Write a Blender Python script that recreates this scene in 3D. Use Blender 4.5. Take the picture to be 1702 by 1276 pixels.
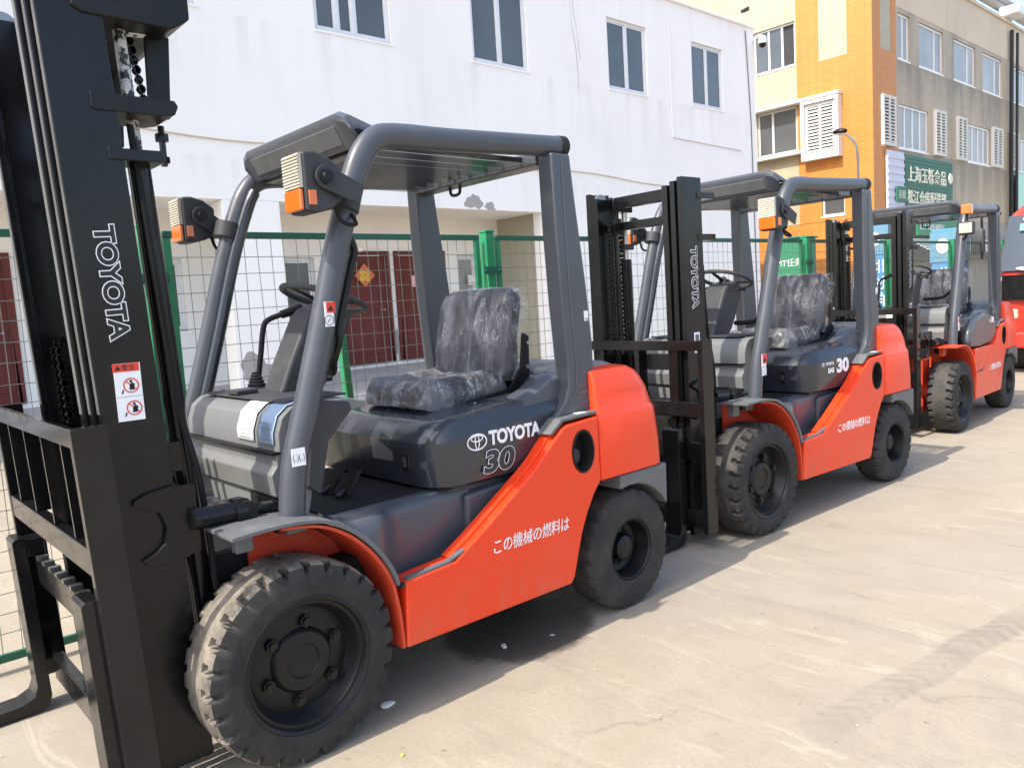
import bpy, bmesh, math, random
from mathutils import Vector, Matrix, noise
for o in list(bpy.data.objects): bpy.data.objects.remove(o)
scn = bpy.context.scene
C = scn.collection
PI = math.pi
rnd = random.Random(7)

# ------------------------------------------------------------------ camera
def set_camera():
    yaw, pitch, roll = 0.8419, -0.1036, -0.0617
    cy, sy = math.cos(yaw), math.sin(yaw)
    f = Vector((-sy*math.cos(pitch), cy*math.cos(pitch), math.sin(pitch)))
    r = Vector((cy, sy, 0)); u = r.cross(f)
    r2 = math.cos(roll)*r + math.sin(roll)*u
    u2 = -math.sin(roll)*r + math.cos(roll)*u
    cam = bpy.data.objects.new('camera', bpy.data.cameras.new('camera'))
    m = Matrix((r2, u2, -f)).transposed().to_4x4()
    m.translation = (2.978, -1.1435, 1.5038)
    cam.matrix_world = m
    cam.data.sensor_fit = 'HORIZONTAL'; cam.data.sensor_width = 36
    cam.data.lens = 1313.17/1702*36
    cam.data.clip_start = .05; cam.data.clip_end = 2000
    C.objects.link(cam); scn.camera = cam
set_camera()

# ------------------------------------------------------------------ light
SUN_EL = math.radians(51.5)
SUN_DIR = Vector((-.012, -math.cos(SUN_EL), math.sin(SUN_EL))).normalized()
w = bpy.data.worlds.new('World'); scn.world = w; w.use_nodes = True
nt = w.node_tree; bg = nt.nodes['Background']
sky = nt.nodes.new('ShaderNodeTexSky'); sky.sky_type = 'NISHITA'; sky.sun_disc = False
sky.sun_elevation = SUN_EL; sky.sun_rotation = PI
sky.air_density = 1.0; sky.dust_density = 2.5; sky.ozone_density = 1.0
nt.links.new(sky.outputs[0], bg.inputs[0]); bg.inputs[1].default_value = .15
sl = bpy.data.lights.new('sun', 'SUN'); sl.energy = 2.5; sl.angle = math.radians(.5); sl.color = (1, .93, .82)
so = bpy.data.objects.new('sun', sl); so.rotation_euler = SUN_DIR.to_track_quat('Z', 'Y').to_euler(); C.objects.link(so)
scn.view_settings.view_transform = 'Standard'; scn.view_settings.look = 'None'
scn.view_settings.gamma = 1; scn.view_settings.exposure = 1.45

# ------------------------------------------------------------------ materials
MATS = {}
def srgb(r, g, b):
    f = lambda c: (c/12.92 if c <= .04045 else ((c+.055)/1.055)**2.4)
    return (f(r/255), f(g/255), f(b/255))
class N:
    """tiny node helper"""
    def __init__(s, name):
        s.m = bpy.data.materials.new(name); s.m.use_nodes = True; s.t = s.m.node_tree
        s.b = s.t.nodes['Principled BSDF']; s.out = s.t.nodes['Material Output']; MATS[name] = s.m
        s._co = None
    def n(s, typ, **kw):
        x = s.t.nodes.new('ShaderNode'+typ)
        for k, v in kw.items(): setattr(x, k, v)
        return x
    def l(s, a, b): s.t.links.new(a, b)
    def co(s, kind='Object'):
        if s._co is None: s._co = s.n('TexCoord')
        return s._co.outputs[kind]
    def mapped(s, scale=(1, 1, 1), kind='Object', rot=(0, 0, 0)):
        mp = s.n('Mapping'); s.l(s.co(kind), mp.inputs[0]); mp.inputs['Scale'].default_value = scale
        mp.inputs['Rotation'].default_value = rot
        return mp.outputs[0]
    def noise(s, scale, detail=4, rough=.55, vec=None, dist=0):
        x = s.n('TexNoise'); x.inputs['Scale'].default_value = scale; x.inputs['Detail'].default_value = min(detail, 4)
        x.inputs['Roughness'].default_value = rough; x.inputs['Distortion'].default_value = dist
        s.l(vec if vec is not None else s.co(), x.inputs['Vector']); return x.outputs[0]
    def ramp(s, src, a, b, c0=(0, 0, 0), c1=(1, 1, 1)):
        x = s.n('ValToRGB'); x.color_ramp.elements[0].position = a; x.color_ramp.elements[1].position = b
        x.color_ramp.elements[0].color = (*c0, 1); x.color_ramp.elements[1].color = (*c1, 1)
        s.l(src, x.inputs[0]); return x.outputs[0]
    def mix(s, fac, a, b, typ='MIX'):
        x = s.n('Mix', data_type='RGBA', blend_type=typ)
        for i, v in ((0, fac), (6, a), (7, b)):
            if hasattr(v, 'is_output'): s.l(v, x.inputs[i])
            else: x.inputs[i].default_value = v if i == 0 else (*v, 1)
        return x.outputs[2]
    def math(s, op, a, b=0., clamp=False):
        x = s.n('Math', operation=op, use_clamp=clamp)
        for i, v in ((0, a), (1, b)):
            if hasattr(v, 'is_output'): s.l(v, x.inputs[i])
            else: x.inputs[i].default_value = v
        return x.outputs[0]
    def bump(s, h, strength=.3, dist=.01):
        x = s.n('Bump'); x.inputs['Strength'].default_value = strength; x.inputs['Distance'].default_value = dist
        s.l(h, x.inputs['Height']); s.l(x.outputs[0], s.b.inputs['Normal'])
    def set(s, col=None, rough=None, metal=None, **kw):
        if col is not None:
            if hasattr(col, 'is_output'): s.l(col, s.b.inputs['Base Color'])
            else: s.b.inputs['Base Color'].default_value = (*col, 1)
        if rough is not None:
            if hasattr(rough, 'is_output'): s.l(rough, s.b.inputs['Roughness'])
            else: s.b.inputs['Roughness'].default_value = rough
        if metal is not None: s.b.inputs['Metallic'].default_value = metal
        for k, v in kw.items(): s.b.inputs[k.replace('_', ' ')].default_value = v
        return s.m

def paint(name, col, rough=.35, coat=.3, vary=.12, dust=.15, dustcol=(.35, .31, .25), bump=.02):
    n = N(name)
    a = n.noise(3, 5); f = n.ramp(a, .3, .75)
    c = n.mix(f, col, tuple(min(1, x*(1+vary)+.004) for x in col))
    d = n.ramp(n.noise(9, 8, .65), .52, .8)
    d2 = n.math('MULTIPLY', d, dust)
    c = n.mix(d2, c, dustcol)
    rr = n.math('ADD', n.math('MULTIPLY', d, .25), rough); spec = .40 if 'gloss' in name else (.28 if max(col) < .009 else .38)
    n.set(c, rr, Coat_Weight=coat, Coat_Roughness=.10, Specular_IOR_Level=spec)
    return n.m
def grime(name):
    n = MATS[name]; t = n.node_tree; bs = t.nodes['Principled BSDF']; src = bs.inputs['Base Color'].links[0].from_socket
    h = N.__new__(N); h.m = n; h.t = t; h.b = bs; h._co = None
    sp = h.n('SeparateXYZ'); h.l(h.co(), sp.inputs[0])
    low = h.math('SUBTRACT', 1.0, h.math('DIVIDE', h.math('SUBTRACT', sp.outputs[2], .25), .30), True)
    f = h.math('MULTIPLY', h.math('MULTIPLY', low, low), h.ramp(h.noise(11, 4, .65, h.mapped((1, 1, .6))), .42, .70))
    scr = h.noise(1, 3, .6, h.mapped((9, 60, 90), rot=(.5, 0, 0)))
    f2 = h.math('ADD', h.math('MULTIPLY', f, .38), h.math('MULTIPLY', h.ramp(scr, .70, .74), .22), True)
    h.l(h.mix(f2, src, (.30, .17, .11)), bs.inputs['Base Color'])
def plain(name, col, rough=.5, metal=0., **kw):
    n = N(name); v = n.noise(14, 2)
    c = n.mix(v, tuple(x*.84 for x in col), tuple(min(1, x*1.14) for x in col))
    return n.set(c, rough, metal, **kw)

paint('orange_paint', (.74, .045, .0075), .32, .12, .06, .07)
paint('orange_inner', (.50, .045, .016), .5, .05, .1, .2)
paint('red_cab_paint', (.55, .030, .018), .25, .5, .1, .06)
paint('slate_paint', (.024, .028, .035), .22, .5, .15, .02)
paint('grey_paint', (.052, .058, .069), .38, .22, .12, .05)
paint('mid_grey', (.10, .105, .11), .5, .1, .12, .2)
paint('fender_grey', (.13, .135, .142), .5, .1, .12, .2)
paint('cowl_grey', (.145, .15, .15), .36, .12, .1, .06)
paint('black_paint', (.004, .004, .0045), .22, .10, .3, .006)
paint('sunlit_worn_steel', (.075, .075, .072), .40, 0, .5, .10)  # worn rail edges, grey lightened to carry the sun on them
paint('black_gloss', (.005, .005, .0055), .15, .0, .3, .012)
paint('black_satin', (.006, .006, .0065), .42, .05, .3, .012)
paint('dark_plastic', (.030, .031, .034), .55, 0, .2, .10)
paint('chassis_black', (.006, .006, .006), .75, 0, .4, .04)
grime('orange_paint')
plain('white_decal', (.80, .80, .80), .5)
plain('black_decal', (.008, .008, .009), .4)
plain('slate_decal', (.020, .023, .029), .30)
plain('red_decal', (.65, .05, .025), .5)
plain('blue_decal', (.28, .38, .52), .5)
plain('ornament_paper', (.60, .16, .06), .7)
plain('pink_paper', (.75, .45, .45), .8)
plain('paper', (.78, .75, .70), .8)
plain('chrome', (.7, .7, .7), .18, 1.0)
plain('steel', (.32, .31, .30), .38, 1.0)
plain('amber_lens', (.60, .125, .012), .18, Coat_Weight=.6)
plain('fence_green', (.012, .22, .085), .42, Coat_Weight=.15)
plain('fence_dark', (.012, .10, .055), .45)
plain('wire_steel', (.20, .23, .18), .5, .3)
plain('gold_print', (.70, .42, .04), .5)
plain('alu_white', (.72, .73, .74), .35)
plain('sign_green', (.03, .135, .09), .55)
plain('sign_green_bright', (.025, .17, .085), .5)
plain('sign_lavender', (.55, .56, .66), .6)
plain('sign_cream', (.70, .68, .55), .6)
plain('mint_board', (.42, .68, .55), .6)
plain('ad_blue', (.06, .21, .42), .5)
plain('ad_cyan', (.10, .22, .30), .55)
plain('mirror_glass', (.75, .78, .8), .03, 1.0)
plain('rod_chrome', (.62, .60, .57), .3, .8)
plain('interior_dark', (.03, .03, .032), .8)
plain('yellow_plastic', (.7, .55, .05), .5)

def m_rod():
    n = N('flaked_rod'); n.set(n.mix(n.ramp(n.noise(34, 4, .6), .44, .50), (.012, .012, .012), (.55, .54, .51)), .45)
m_rod()
def m_lens():
    n = N('clear_lens'); n.set(n.mix(n.ramp(n.noise(9, 3), .3, .7), (.36, .33, .24), (.50, .47, .38)), .18, Coat_Weight=.5)
m_lens()
def m_rubber(name, dust, col=(.020, .0195, .019)):
    n = N(name)
    a = n.ramp(n.noise(7, 8, .7), .40-.08*(dust > .8), .72-.04*(dust > .8)); c = n.mix(n.math('MULTIPLY', a, dust), col, (.30, .26, .205) if dust > .8 else (.20, .175, .14))
    c = n.mix(n.math('MULTIPLY', n.ramp(n.noise(40, 4), .5, .75), dust*.6), c, (.14, .12, .10))
    n.set(c, .82); n.bump(n.noise(60, 6), .25, .004)
m_rubber('rubber_side', .13, (.013, .0128, .0125)); m_rubber('rubber_tread', .81); m_rubber('rubber_tread_clean', .30)
m_rubber('rubber_cut', 1.0, (.30, .27, .22))
def m_glass():
    n = N('window_glass'); n.set(n.mix(n.ramp(n.noise(.6, 3), .3, .7), (.055, .062, .068), (.10, .108, .112)), .10, Coat_Weight=.4)
    n.b.inputs['Specular IOR Level'].default_value = .55
    n = N('curtain_glass'); n.set(n.mix(n.ramp(n.noise(.8, 3), .3, .7), (.25, .245, .235), (.37, .36, .34)), .25)
    n = N('cab_glass'); n.set((.07, .085, .105), .12, Specular_IOR_Level=.16)
    n = N('smoke_sheet'); mx = n.n('MixShader'); tr = n.n('BsdfTransparent'); tr.inputs[0].default_value = (.80, .82, .84, 1)
    n.set((.035, .038, .04), .22); mx.inputs[0].default_value = .62
    n.l(tr.outputs[0], mx.inputs[1]); n.l(n.b.outputs[0], mx.inputs[2]); n.l(mx.outputs[0], n.out.inputs[0])
m_glass()
def m_wrap():
    n = N('plastic_wrap')
    a = n.noise(1.0, 4, .6, n.mapped((26, 26, 7)), 1.8)
    fold = n.noise(1.0, 3, .5, n.mapped((9, 9, 4)), 1.2)
    c1 = n.noise(1.0, 3, .55, n.mapped((42, 42, 9)), .9)
    line = n.ramp(n.math('ABSOLUTE', n.math('SUBTRACT', c1, .5)), .0, .024, (1, 1, 1), (0, 0, 0))  # thin white streaks painted into the film as crease highlights
    line = n.math('MULTIPLY', line, n.ramp(n.noise(9, 3), .44, .62))
    n.set((.84, .85, .88), .08); n.bump(n.math('ADD', a, n.math('MULTIPLY', fold, .9)), .8, .035)
    n.b.inputs['Specular IOR Level'].default_value = 1.0
    tr = n.n('BsdfTransparent'); tr.inputs[0].default_value = (.97, .97, .98, 1)
    f2 = n.math('ADD', n.math('ADD', n.math('MULTIPLY', n.ramp(fold, .44, .66), .16), .05), n.math('MULTIPLY', line, .38), True)
    mx = n.n('MixShader'); n.l(f2, mx.inputs[0]); n.l(tr.outputs[0], mx.inputs[1]); n.l(n.b.outputs[0], mx.inputs[2])
    n.l(mx.outputs[0], n.out.inputs[0])
m_wrap()
def m_vinyl():
    n = N('seat_vinyl'); sx = n.n('SeparateXYZ'); n.l(n.co(), sx.inputs[0])
    band = n.ramp(n.math('SINE', n.math('ADD', n.math('MULTIPLY', sx.outputs[0], 37.), 1.2)), .45, .7)  # lighter bands put the wrap's reflections into the vinyl colour
    n.set(n.mix(band, (.008, .008, .011), (.040, .040, .046)), .36); n.bump(n.noise(240, 2), .2, .002)
m_vinyl()
def m_ground():
    n = N('concrete_ground')
    big = n.ramp(n.noise(.55, 6, .6), .35, .7); mid = n.ramp(n.noise(3.2, 8, .68, None, .8), .35, .72)
    fine = n.noise(55, 6, .7)
    c = n.mix(big, (0.291, 0.245, 0.178), (0.244, 0.207, 0.161))
    c = n.mix(n.math('MULTIPLY', mid, .75), c, (0.332, 0.287, 0.217))
    gp = n.ramp(n.noise(.33, 4, .6), .46, .62); c = n.mix(n.math('MULTIPLY', gp, .55), c, (.275, .245, .205))
    st = n.noise(1, 8, .7, n.mapped((.9, 6.5, 1), rot=(0, 0, .5)), .6)
    c = n.mix(n.math('MULTIPLY', n.ramp(st, .54, .70), .45), c, (0.204, 0.175, 0.142))
    st2 = n.noise(1.7, 7, .7, n.mapped((.8, 5, 1), rot=(0, 0, .9)), 1.0)
    c = n.mix(n.math('MULTIPLY', n.ramp(st2, .57, .68), .6), c, (0.379, 0.335, 0.257))
    c = n.mix(n.math('MULTIPLY', n.ramp(fine, .4, .75), .34), c, (0.160, 0.139, 0.114))
    sp = n.ramp(n.noise(19, 3, .5), .70, .74)
    c = n.mix(n.math('MULTIPLY', sp, .6), c, (0.124, 0.105, 0.086))
    # tyre print: band of dark lug marks running along the row, right of the trucks
    sx = n.n('SeparateXYZ'); n.l(n.co(), sx.inputs[0]); X, Y = sx.outputs[0], sx.outputs[1]
    wob = n.math('MULTIPLY', n.math('SUBTRACT', n.noise(2.5, 3), .5), .10)
    def band(cx, slope, y0, hw):
        t = n.math('SUBTRACT', n.math('ADD', X, wob), n.math('ADD', n.math('MULTIPLY', n.math('SUBTRACT', Y, y0), slope), cx))
        at = n.math('ABSOLUTE', t)
        m = n.math('SUBTRACT', 1.0, n.math('DIVIDE', at, hw), True)
        return n.math('MULTIPLY', m, 4., True), at
    m1, at = band(1.765, .155, 1.5, .085); m1 = n.math('MULTIPLY', m1, n.math('MULTIPLY', n.math('SUBTRACT', Y, 1.15), 2.5, True))
    lug = n.math('SINE', n.math('MULTIPLY', n.math('ADD', Y, n.math('MULTIPLY', at, .9)), 85.))
    lug = n.math('MULTIPLY', n.math('ADD', n.math('MULTIPLY', lug, .5), n.math('MULTIPLY', n.noise(14, 5), .7), True), m1)
    lug = n.math('MULTIPLY', lug, n.ramp(n.noise(2.3, 6, .65), .38, .62))
    c = n.mix(n.math('MULTIPLY', lug, .55), c, (0.146, 0.127, 0.103))
    c = n.mix(n.math('MULTIPLY', m1, n.math('MULTIPLY', n.ramp(n.noise(1.8, 4), .35, .6), .40)), c, (0.160, 0.141, 0.117))
    vo = n.n('TexVoronoi', feature='DISTANCE_TO_EDGE'); vo.inputs['Scale'].default_value = .30
    va = n.n('VectorMath', operation='ADD'); nz = n.n('TexNoise'); nz.inputs['Scale'].default_value = 1.3; nz.inputs['Detail'].default_value = 7; n.l(n.co(), nz.inputs['Vector'])
    n.l(n.co(), va.inputs[0]); n.l(nz.outputs['Color'], va.inputs[1]); n.l(va.outputs[0], vo.inputs['Vector'])
    crk = n.ramp(vo.outputs['Distance'], .0008, .0042, (1, 1, 1), (0, 0, 0))
    crk = n.math('MULTIPLY', crk, n.ramp(n.noise(.9, 4), .48, .60))
    c = n.mix(n.math('MULTIPLY', crk, .35), c, (0.115, 0.102, 0.086))
    sc1 = n.noise(1, 6, .75, n.mapped((2.2, 17, 1), rot=(0, 0, 1.05)), .4)
    c = n.mix(n.math('MULTIPLY', n.math('MULTIPLY', n.ramp(sc1, .63, .70), n.ramp(n.noise(1.3, 3), .50, .62)), .6), c, (0.144, 0.127, 0.107))
    # oil/water stain under the nearest truck
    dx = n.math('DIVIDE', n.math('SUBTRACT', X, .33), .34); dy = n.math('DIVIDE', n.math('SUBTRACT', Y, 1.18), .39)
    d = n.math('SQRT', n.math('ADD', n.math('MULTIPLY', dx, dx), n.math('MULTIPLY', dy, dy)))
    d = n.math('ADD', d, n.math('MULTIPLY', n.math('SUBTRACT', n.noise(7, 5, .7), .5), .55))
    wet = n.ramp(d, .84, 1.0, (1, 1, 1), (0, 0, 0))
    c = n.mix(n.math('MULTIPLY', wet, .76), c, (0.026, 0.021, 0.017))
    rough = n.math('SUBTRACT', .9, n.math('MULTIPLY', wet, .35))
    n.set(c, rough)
    n.bump(n.math('ADD', n.math('MULTIPLY', n.noise(4, 6), .6), n.math('MULTIPLY', fine, .12)), .35, .02)
m_ground()
def m_wall(name, col, stain, streak=.25, bump=.15, sill=None):
    n = N(name)
    v = n.mapped((1.2, 1.2, .13)); s = n.ramp(n.noise(1.5, 7, .65, v), .55, .78)
    c = n.mix(n.math('MULTIPLY', s, streak), col, stain)
    b = n.ramp(n.noise(.5, 6, .6), .45, .7); c = n.mix(n.math('MULTIPLY', b, streak*.6), c, stain)
    c = n.mix(n.math('MULTIPLY', n.ramp(n.noise(6, 8, .7), .6, .8), streak*.5), c, stain)
    if sill:              # grime washed down from the row of sills and from the parapet
        sp = n.n('SeparateXYZ'); n.l(n.co(), sp.inputs[0])
        for z0, ln, k in sill:
            run = n.math('DIVIDE', n.math('SUBTRACT', z0, sp.outputs[2]), ln)
            m = n.math('MULTIPLY', n.math('GREATER_THAN', run, 0), n.math('SUBTRACT', 1.0, run, True))
            m = n.math('MULTIPLY', m, n.ramp(n.noise(1.0, 4, .6, n.mapped((3.5, 3.5, .22))), .50, .68))
            c = n.mix(n.math('MULTIPLY', m, k), c, (.42, .40, .36))
    n.set(c, .85); n.bump(n.noise(9, 7), bump, .03)
m_wall('white_plaster', (.89, .868, .825), (.73, .70, .65), .34, sill=((5.72, 1.3, .22), (7.9, 1.1, .20), (3.75, .6, .20)))
m_wall('recess_plaster', (.86, .83, .78), (.66, .62, .55), .3)
m_wall('soffit_paint', (.88, .85, .79), (.70, .65, .58), .3)
m_wall('beige_wall', (.60, .51, .39), (.40, .32, .23), .4)
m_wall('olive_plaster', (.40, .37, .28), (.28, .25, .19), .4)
m_wall('bare_plaster', (.36, .35, .33), (.25, .24, .22), .6)
m_wall('pavement_concrete', (.42, .395, .36), (.27, .25, .22), .6, .3)
m_wall('door_maroon', (.135, .028, .022), (.09, .02, .018), .3, .05)
m_wall('louvre_white', (.62, .62, .58), (.45, .42, .36), .35)
m_wall('ground_floor_wall', (.30, .27, .24), (.14, .12, .11), .5)
def m_tile(name, col, mortar, bw=.24, bh=.075, stain=(.2, .16, .12), amt=.3, axis='x', sills=()):
    n = N(name); sep = n.n('SeparateXYZ'); n.l(n.co(), sep.inputs[0])
    cb = n.n('CombineXYZ'); n.l(sep.outputs[0 if axis == 'x' else 1], cb.inputs[0]); n.l(sep.outputs[2], cb.inputs[1])
    b = n.n('TexBrick'); n.l(cb.outputs[0], b.inputs[0]); b.inputs['Scale'].default_value = 1
    b.offset = .0
    b.inputs['Brick Width'].default_value = bw; b.inputs['Row Height'].default_value = bh; b.inputs['Mortar Size'].default_value = .007
    b.inputs['Color1'].default_value = (*col, 1); b.inputs['Color2'].default_value = (*[x*.86 for x in col], 1); b.inputs['Mortar'].default_value = (*mortar, 1)
    v = n.mapped((.9, .9, .16)); s = n.ramp(n.noise(1.2, 6, .6, v), .42, .72)
    for z0 in sills:      # soot that has run down from each row of sills
        run = n.math('DIVIDE', n.math('SUBTRACT', z0, sep.outputs[2]), 1.25)
        m = n.math('MULTIPLY', n.math('GREATER_THAN', run, 0), n.math('SUBTRACT', 1.0, run, True))
        s = n.math('ADD', s, n.math('MULTIPLY', m, n.math('MULTIPLY', n.noise(1.6, 5, .6, n.mapped((1, 1, .25))), 1.3)), True)
    n.set(n.mix(n.math('MULTIPLY', s, amt), b.outputs[0], stain), .5)
    n.bump(n.math('SUBTRACT', 1, b.outputs[1]), .4, .01)
for ax in 'xy':
    m_tile('orange_tile_'+ax, (.58, .225, .040), (.42, .155, .028), stain=(.42, .15, .028), amt=.25, axis=ax)
    m_tile('cream_tile_'+ax, (.46, .41, .28), (.33, .285, .19), stain=(.30, .245, .16), amt=.4, axis=ax)
    m_tile('tan_tile_'+ax, (.50, .395, .265), (.33, .255, .17), stain=(.17, .13, .09), amt=.8, axis=ax, sills=(5.3, 7.88))

# ------------------------------------------------------------------ mesh helpers
WORLD = set()          # things whose parts are written in world coordinates
def attach(o, parent):
    o.parent = parent
    if parent.name in WORLD: o.matrix_parent_inverse = Matrix.Translation(-parent.location)
class B:
    def __init__(s): s.bm = bmesh.new()
    def add(s, vs, fs):
        v = [s.bm.verts.new(p) for p in vs]
        out = []
        for f in fs:
            try: out.append(s.bm.faces.new([v[i] for i in f]))
            except ValueError: pass
        return v
    def box(s, x0, x1, y0, y1, z0, z1):
        return s.add([(x, y, z) for x in (x0, x1) for y in (y0, y1) for z in (z0, z1)],
              [(0, 1, 3, 2), (4, 6, 7, 5), (0, 4, 5, 1), (2, 3, 7, 6), (0, 2, 6, 4), (1, 5, 7, 3)])
    def obox(s, c, r, u, f, sx, sy, sz):
        """oriented box: centre c, axes r,u,f, full sizes"""
        c, r, u, f = Vector(c), Vector(r).normalized(), Vector(u).normalized(), Vector(f).normalized()
        return s.add([c+r*(a*sx/2)+u*(b*sy/2)+f*(d*sz/2) for a in (-1, 1) for b in (-1, 1) for d in (-1, 1)],
              [(0, 1, 3, 2), (4, 6, 7, 5), (0, 4, 5, 1), (2, 3, 7, 6), (0, 2, 6, 4), (1, 5, 7, 3)])
    def prism(s, poly, a, b, axis='x', holes=()):
        """polygon (u,v) extruded along axis from a to b"""
        def P(u, v, w): return {'x': (w, u, v), 'y': (u, w, v), 'z': (u, v, w)}[axis]
        loops = [list(poly)]+[list(h) for h in holes]
        edges = []; ring = []
        for lp in loops:
            vs = [s.bm.verts.new(P(u, v, a)) for u, v in lp]; ring.append(vs)
            edges += [s.bm.edges.new((vs[i], vs[(i+1) % len(vs)])) for i in range(len(vs))]
        if holes:
            r = bmesh.ops.triangle_fill(s.bm, use_beauty=True, edges=edges)
            faces = [g for g in r['geom'] if isinstance(g, bmesh.types.BMFace)]
        else: faces = [s.bm.faces.new(ring[0])]
        r = bmesh.ops.extrude_face_region(s.bm, geom=faces)
        off = {'x': Vector((b-a, 0, 0)), 'y': Vector((0, b-a, 0)), 'z': Vector((0, 0, b-a))}[axis]
        for g in r['geom']:
            if isinstance(g, bmesh.types.BMVert): g.co += off
        return s
    def loft(s, secs, cap=True, closed=True):
        rows = [[s.bm.verts.new(p) for p in sec] for sec in secs]; n = len(rows[0])
        for a, b in zip(rows, rows[1:]):
            for i in range(n if closed else n-1):
                j = (i+1) % n
                try: s.bm.faces.new((a[i], a[j], b[j], b[i]))
                except ValueError: pass
        if cap: s.bm.faces.new(rows[0][::-1]); s.bm.faces.new(rows[-1])
        return s
    def tube(s, path, r, n=12, closed=False, sx=1., sy=1., cap=True):
        P = [Vector(p) for p in path]; m = len(P); secs = []
        rr = r if isinstance(r, (list, tuple)) else [r]*m
        up = None
        for i, p in enumerate(P):
            t = (P[(i+1) % m]-P[i-1]) if closed else (P[min(i+1, m-1)]-P[max(i-1, 0)])
            t.normalize()
            if up is None: up = Vector((1, 0, 0)) if abs(t.x) < .9 else Vector((0, 0, 1))
            a = (up-t*up.dot(t)).normalized(); b = t.cross(a); up = a
            secs.append([p+a*(math.cos(k*2*PI/n)*rr[i]*sx)+b*(math.sin(k*2*PI/n)*rr[i]*sy) for k in range(n)])
        if closed: secs.append(secs[0]); rows = [[s.bm.verts.new(q) for q in sec] for sec in secs[:-1]]; rows.append(rows[0])
        else: rows = [[s.bm.verts.new(q) for q in sec] for sec in secs]
        for a, b in zip(rows, rows[1:]):
            for i in range(n): s.bm.faces.new((a[i], a[(i+1) % n], b[(i+1) % n], b[i]))
        if cap and not closed: s.bm.faces.new(rows[0][::-1]); s.bm.faces.new(rows[-1])
        return s
    def cyl(s, p, q, r, n=16, r2=None): return s.tube([p, q], [r, r if r2 is None else r2], n)
    def lathe(s, prof, c, n=48, axis='x', cap=True):
        """prof: (radius, offset along axis)"""
        secs = []
        for r, d in prof:
            sec = []
            for k in range(n):
                t = 2*PI*k/n; a, b = r*math.cos(t), r*math.sin(t)
                sec.append({'x': (c[0]+d, c[1]+a, c[2]+b), 'y': (c[0]+a, c[1]+d, c[2]+b), 'z': (c[0]+a, c[1]+b, c[2]+d)}[axis])
            secs.append(sec)
        return s.loft(secs, cap)
    def sphere(s, c, r, sc=(1, 1, 1), n=16):
        bmesh.ops.create_uvsphere(s.bm, u_segments=n, v_segments=max(6, n//2), radius=r,
            matrix=Matrix.Translation(c) @ Matrix.Diagonal((*sc, 1)))
        return s
    def xf(s, fn):
        for v in s.bm.verts: v.co = fn(v.co)
        return s
    def sub(s, cuts=1):
        bmesh.ops.subdivide_edges(s.bm, edges=s.bm.edges[:], cuts=cuts, use_grid_fill=True); return s
    def build(s, name, mat, parent=None, bev=0, ang=32, seg=2, label=None):
        bmesh.ops.remove_doubles(s.bm, verts=s.bm.verts[:], dist=1e-6)
        bmesh.ops.recalc_face_normals(s.bm, faces=s.bm.faces[:])
        me = bpy.data.meshes.new(name); s.bm.to_mesh(me); s.bm.free()
        me.materials.append(MATS[mat])
        me.shade_smooth(); me.set_sharp_from_angle(angle=math.radians(ang))
        o = bpy.data.objects.new(name, me); C.objects.link(o)
        if parent is not None: attach(o, parent)
        if bev:
            m = o.modifiers.new('bevel', 'BEVEL'); m.width = bev; m.segments = seg; m.limit_method = 'ANGLE'; m.angle_limit = math.radians(30); m.harden_normals = True
        if label: o['label'] = label
        return o
def rrect(hw, y0, y1, z, r=.08, n=4, rf=None):
    """rounded rectangle loop in plan, half width hw, y0..y1, at height z (rf: front corner radius)"""
    rf = r if rf is None else rf
    pts = []
    for cx, cy, a0, rr in ((hw-r, y1-r, 0, r), (-hw+r, y1-r, PI/2, r), (-hw+rf, y0+rf, PI, rf), (hw-rf, y0+rf, 1.5*PI, rf)):
        for k in range(n+1):
            a = a0+PI/2*k/n; pts.append((cx+rr*math.cos(a), cy+rr*math.sin(a), z))
    return pts
def circ(cx, cy, r, n=24, ry=None): return [(cx+r*math.cos(2*PI*k/n), cy+(ry or r)*math.sin(2*PI*k/n)) for k in range(n)]
def bez(pts, n=8):
    """Catmull-Rom through points"""
    P = [Vector(p) for p in pts]; out = []
    for i in range(len(P)-1):
        p0, p1, p2, p3 = P[max(i-1, 0)], P[i], P[i+1], P[min(i+2, len(P)-1)]
        for k in range(n):
            t = k/n
            out.append(.5*((2*p1)+(p2-p0)*t+(2*p0-5*p1+4*p2-p3)*t*t+(3*p1-p0-3*p2+p3)*t**3))
    out.append(P[-1]); return out
def tag(o, label, cat, group=None, kind=None):
    if label: o['label'] = label
    if cat: o['category'] = cat
    if group: o['group'] = group
    if kind: o['kind'] = kind
    return o
def thing(name, label, cat, loc=(0, 0, 0), rz=0., group=None, world=False):
    o = bpy.data.objects.new(name, None); o.empty_display_size = .2; C.objects.link(o)
    o.location = loc; o.rotation_euler = (0, 0, rz)
    if world: WORLD.add(o.name)
    return tag(o, label, cat, group)
def struct(o): o['kind'] = 'structure'; return o
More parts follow.
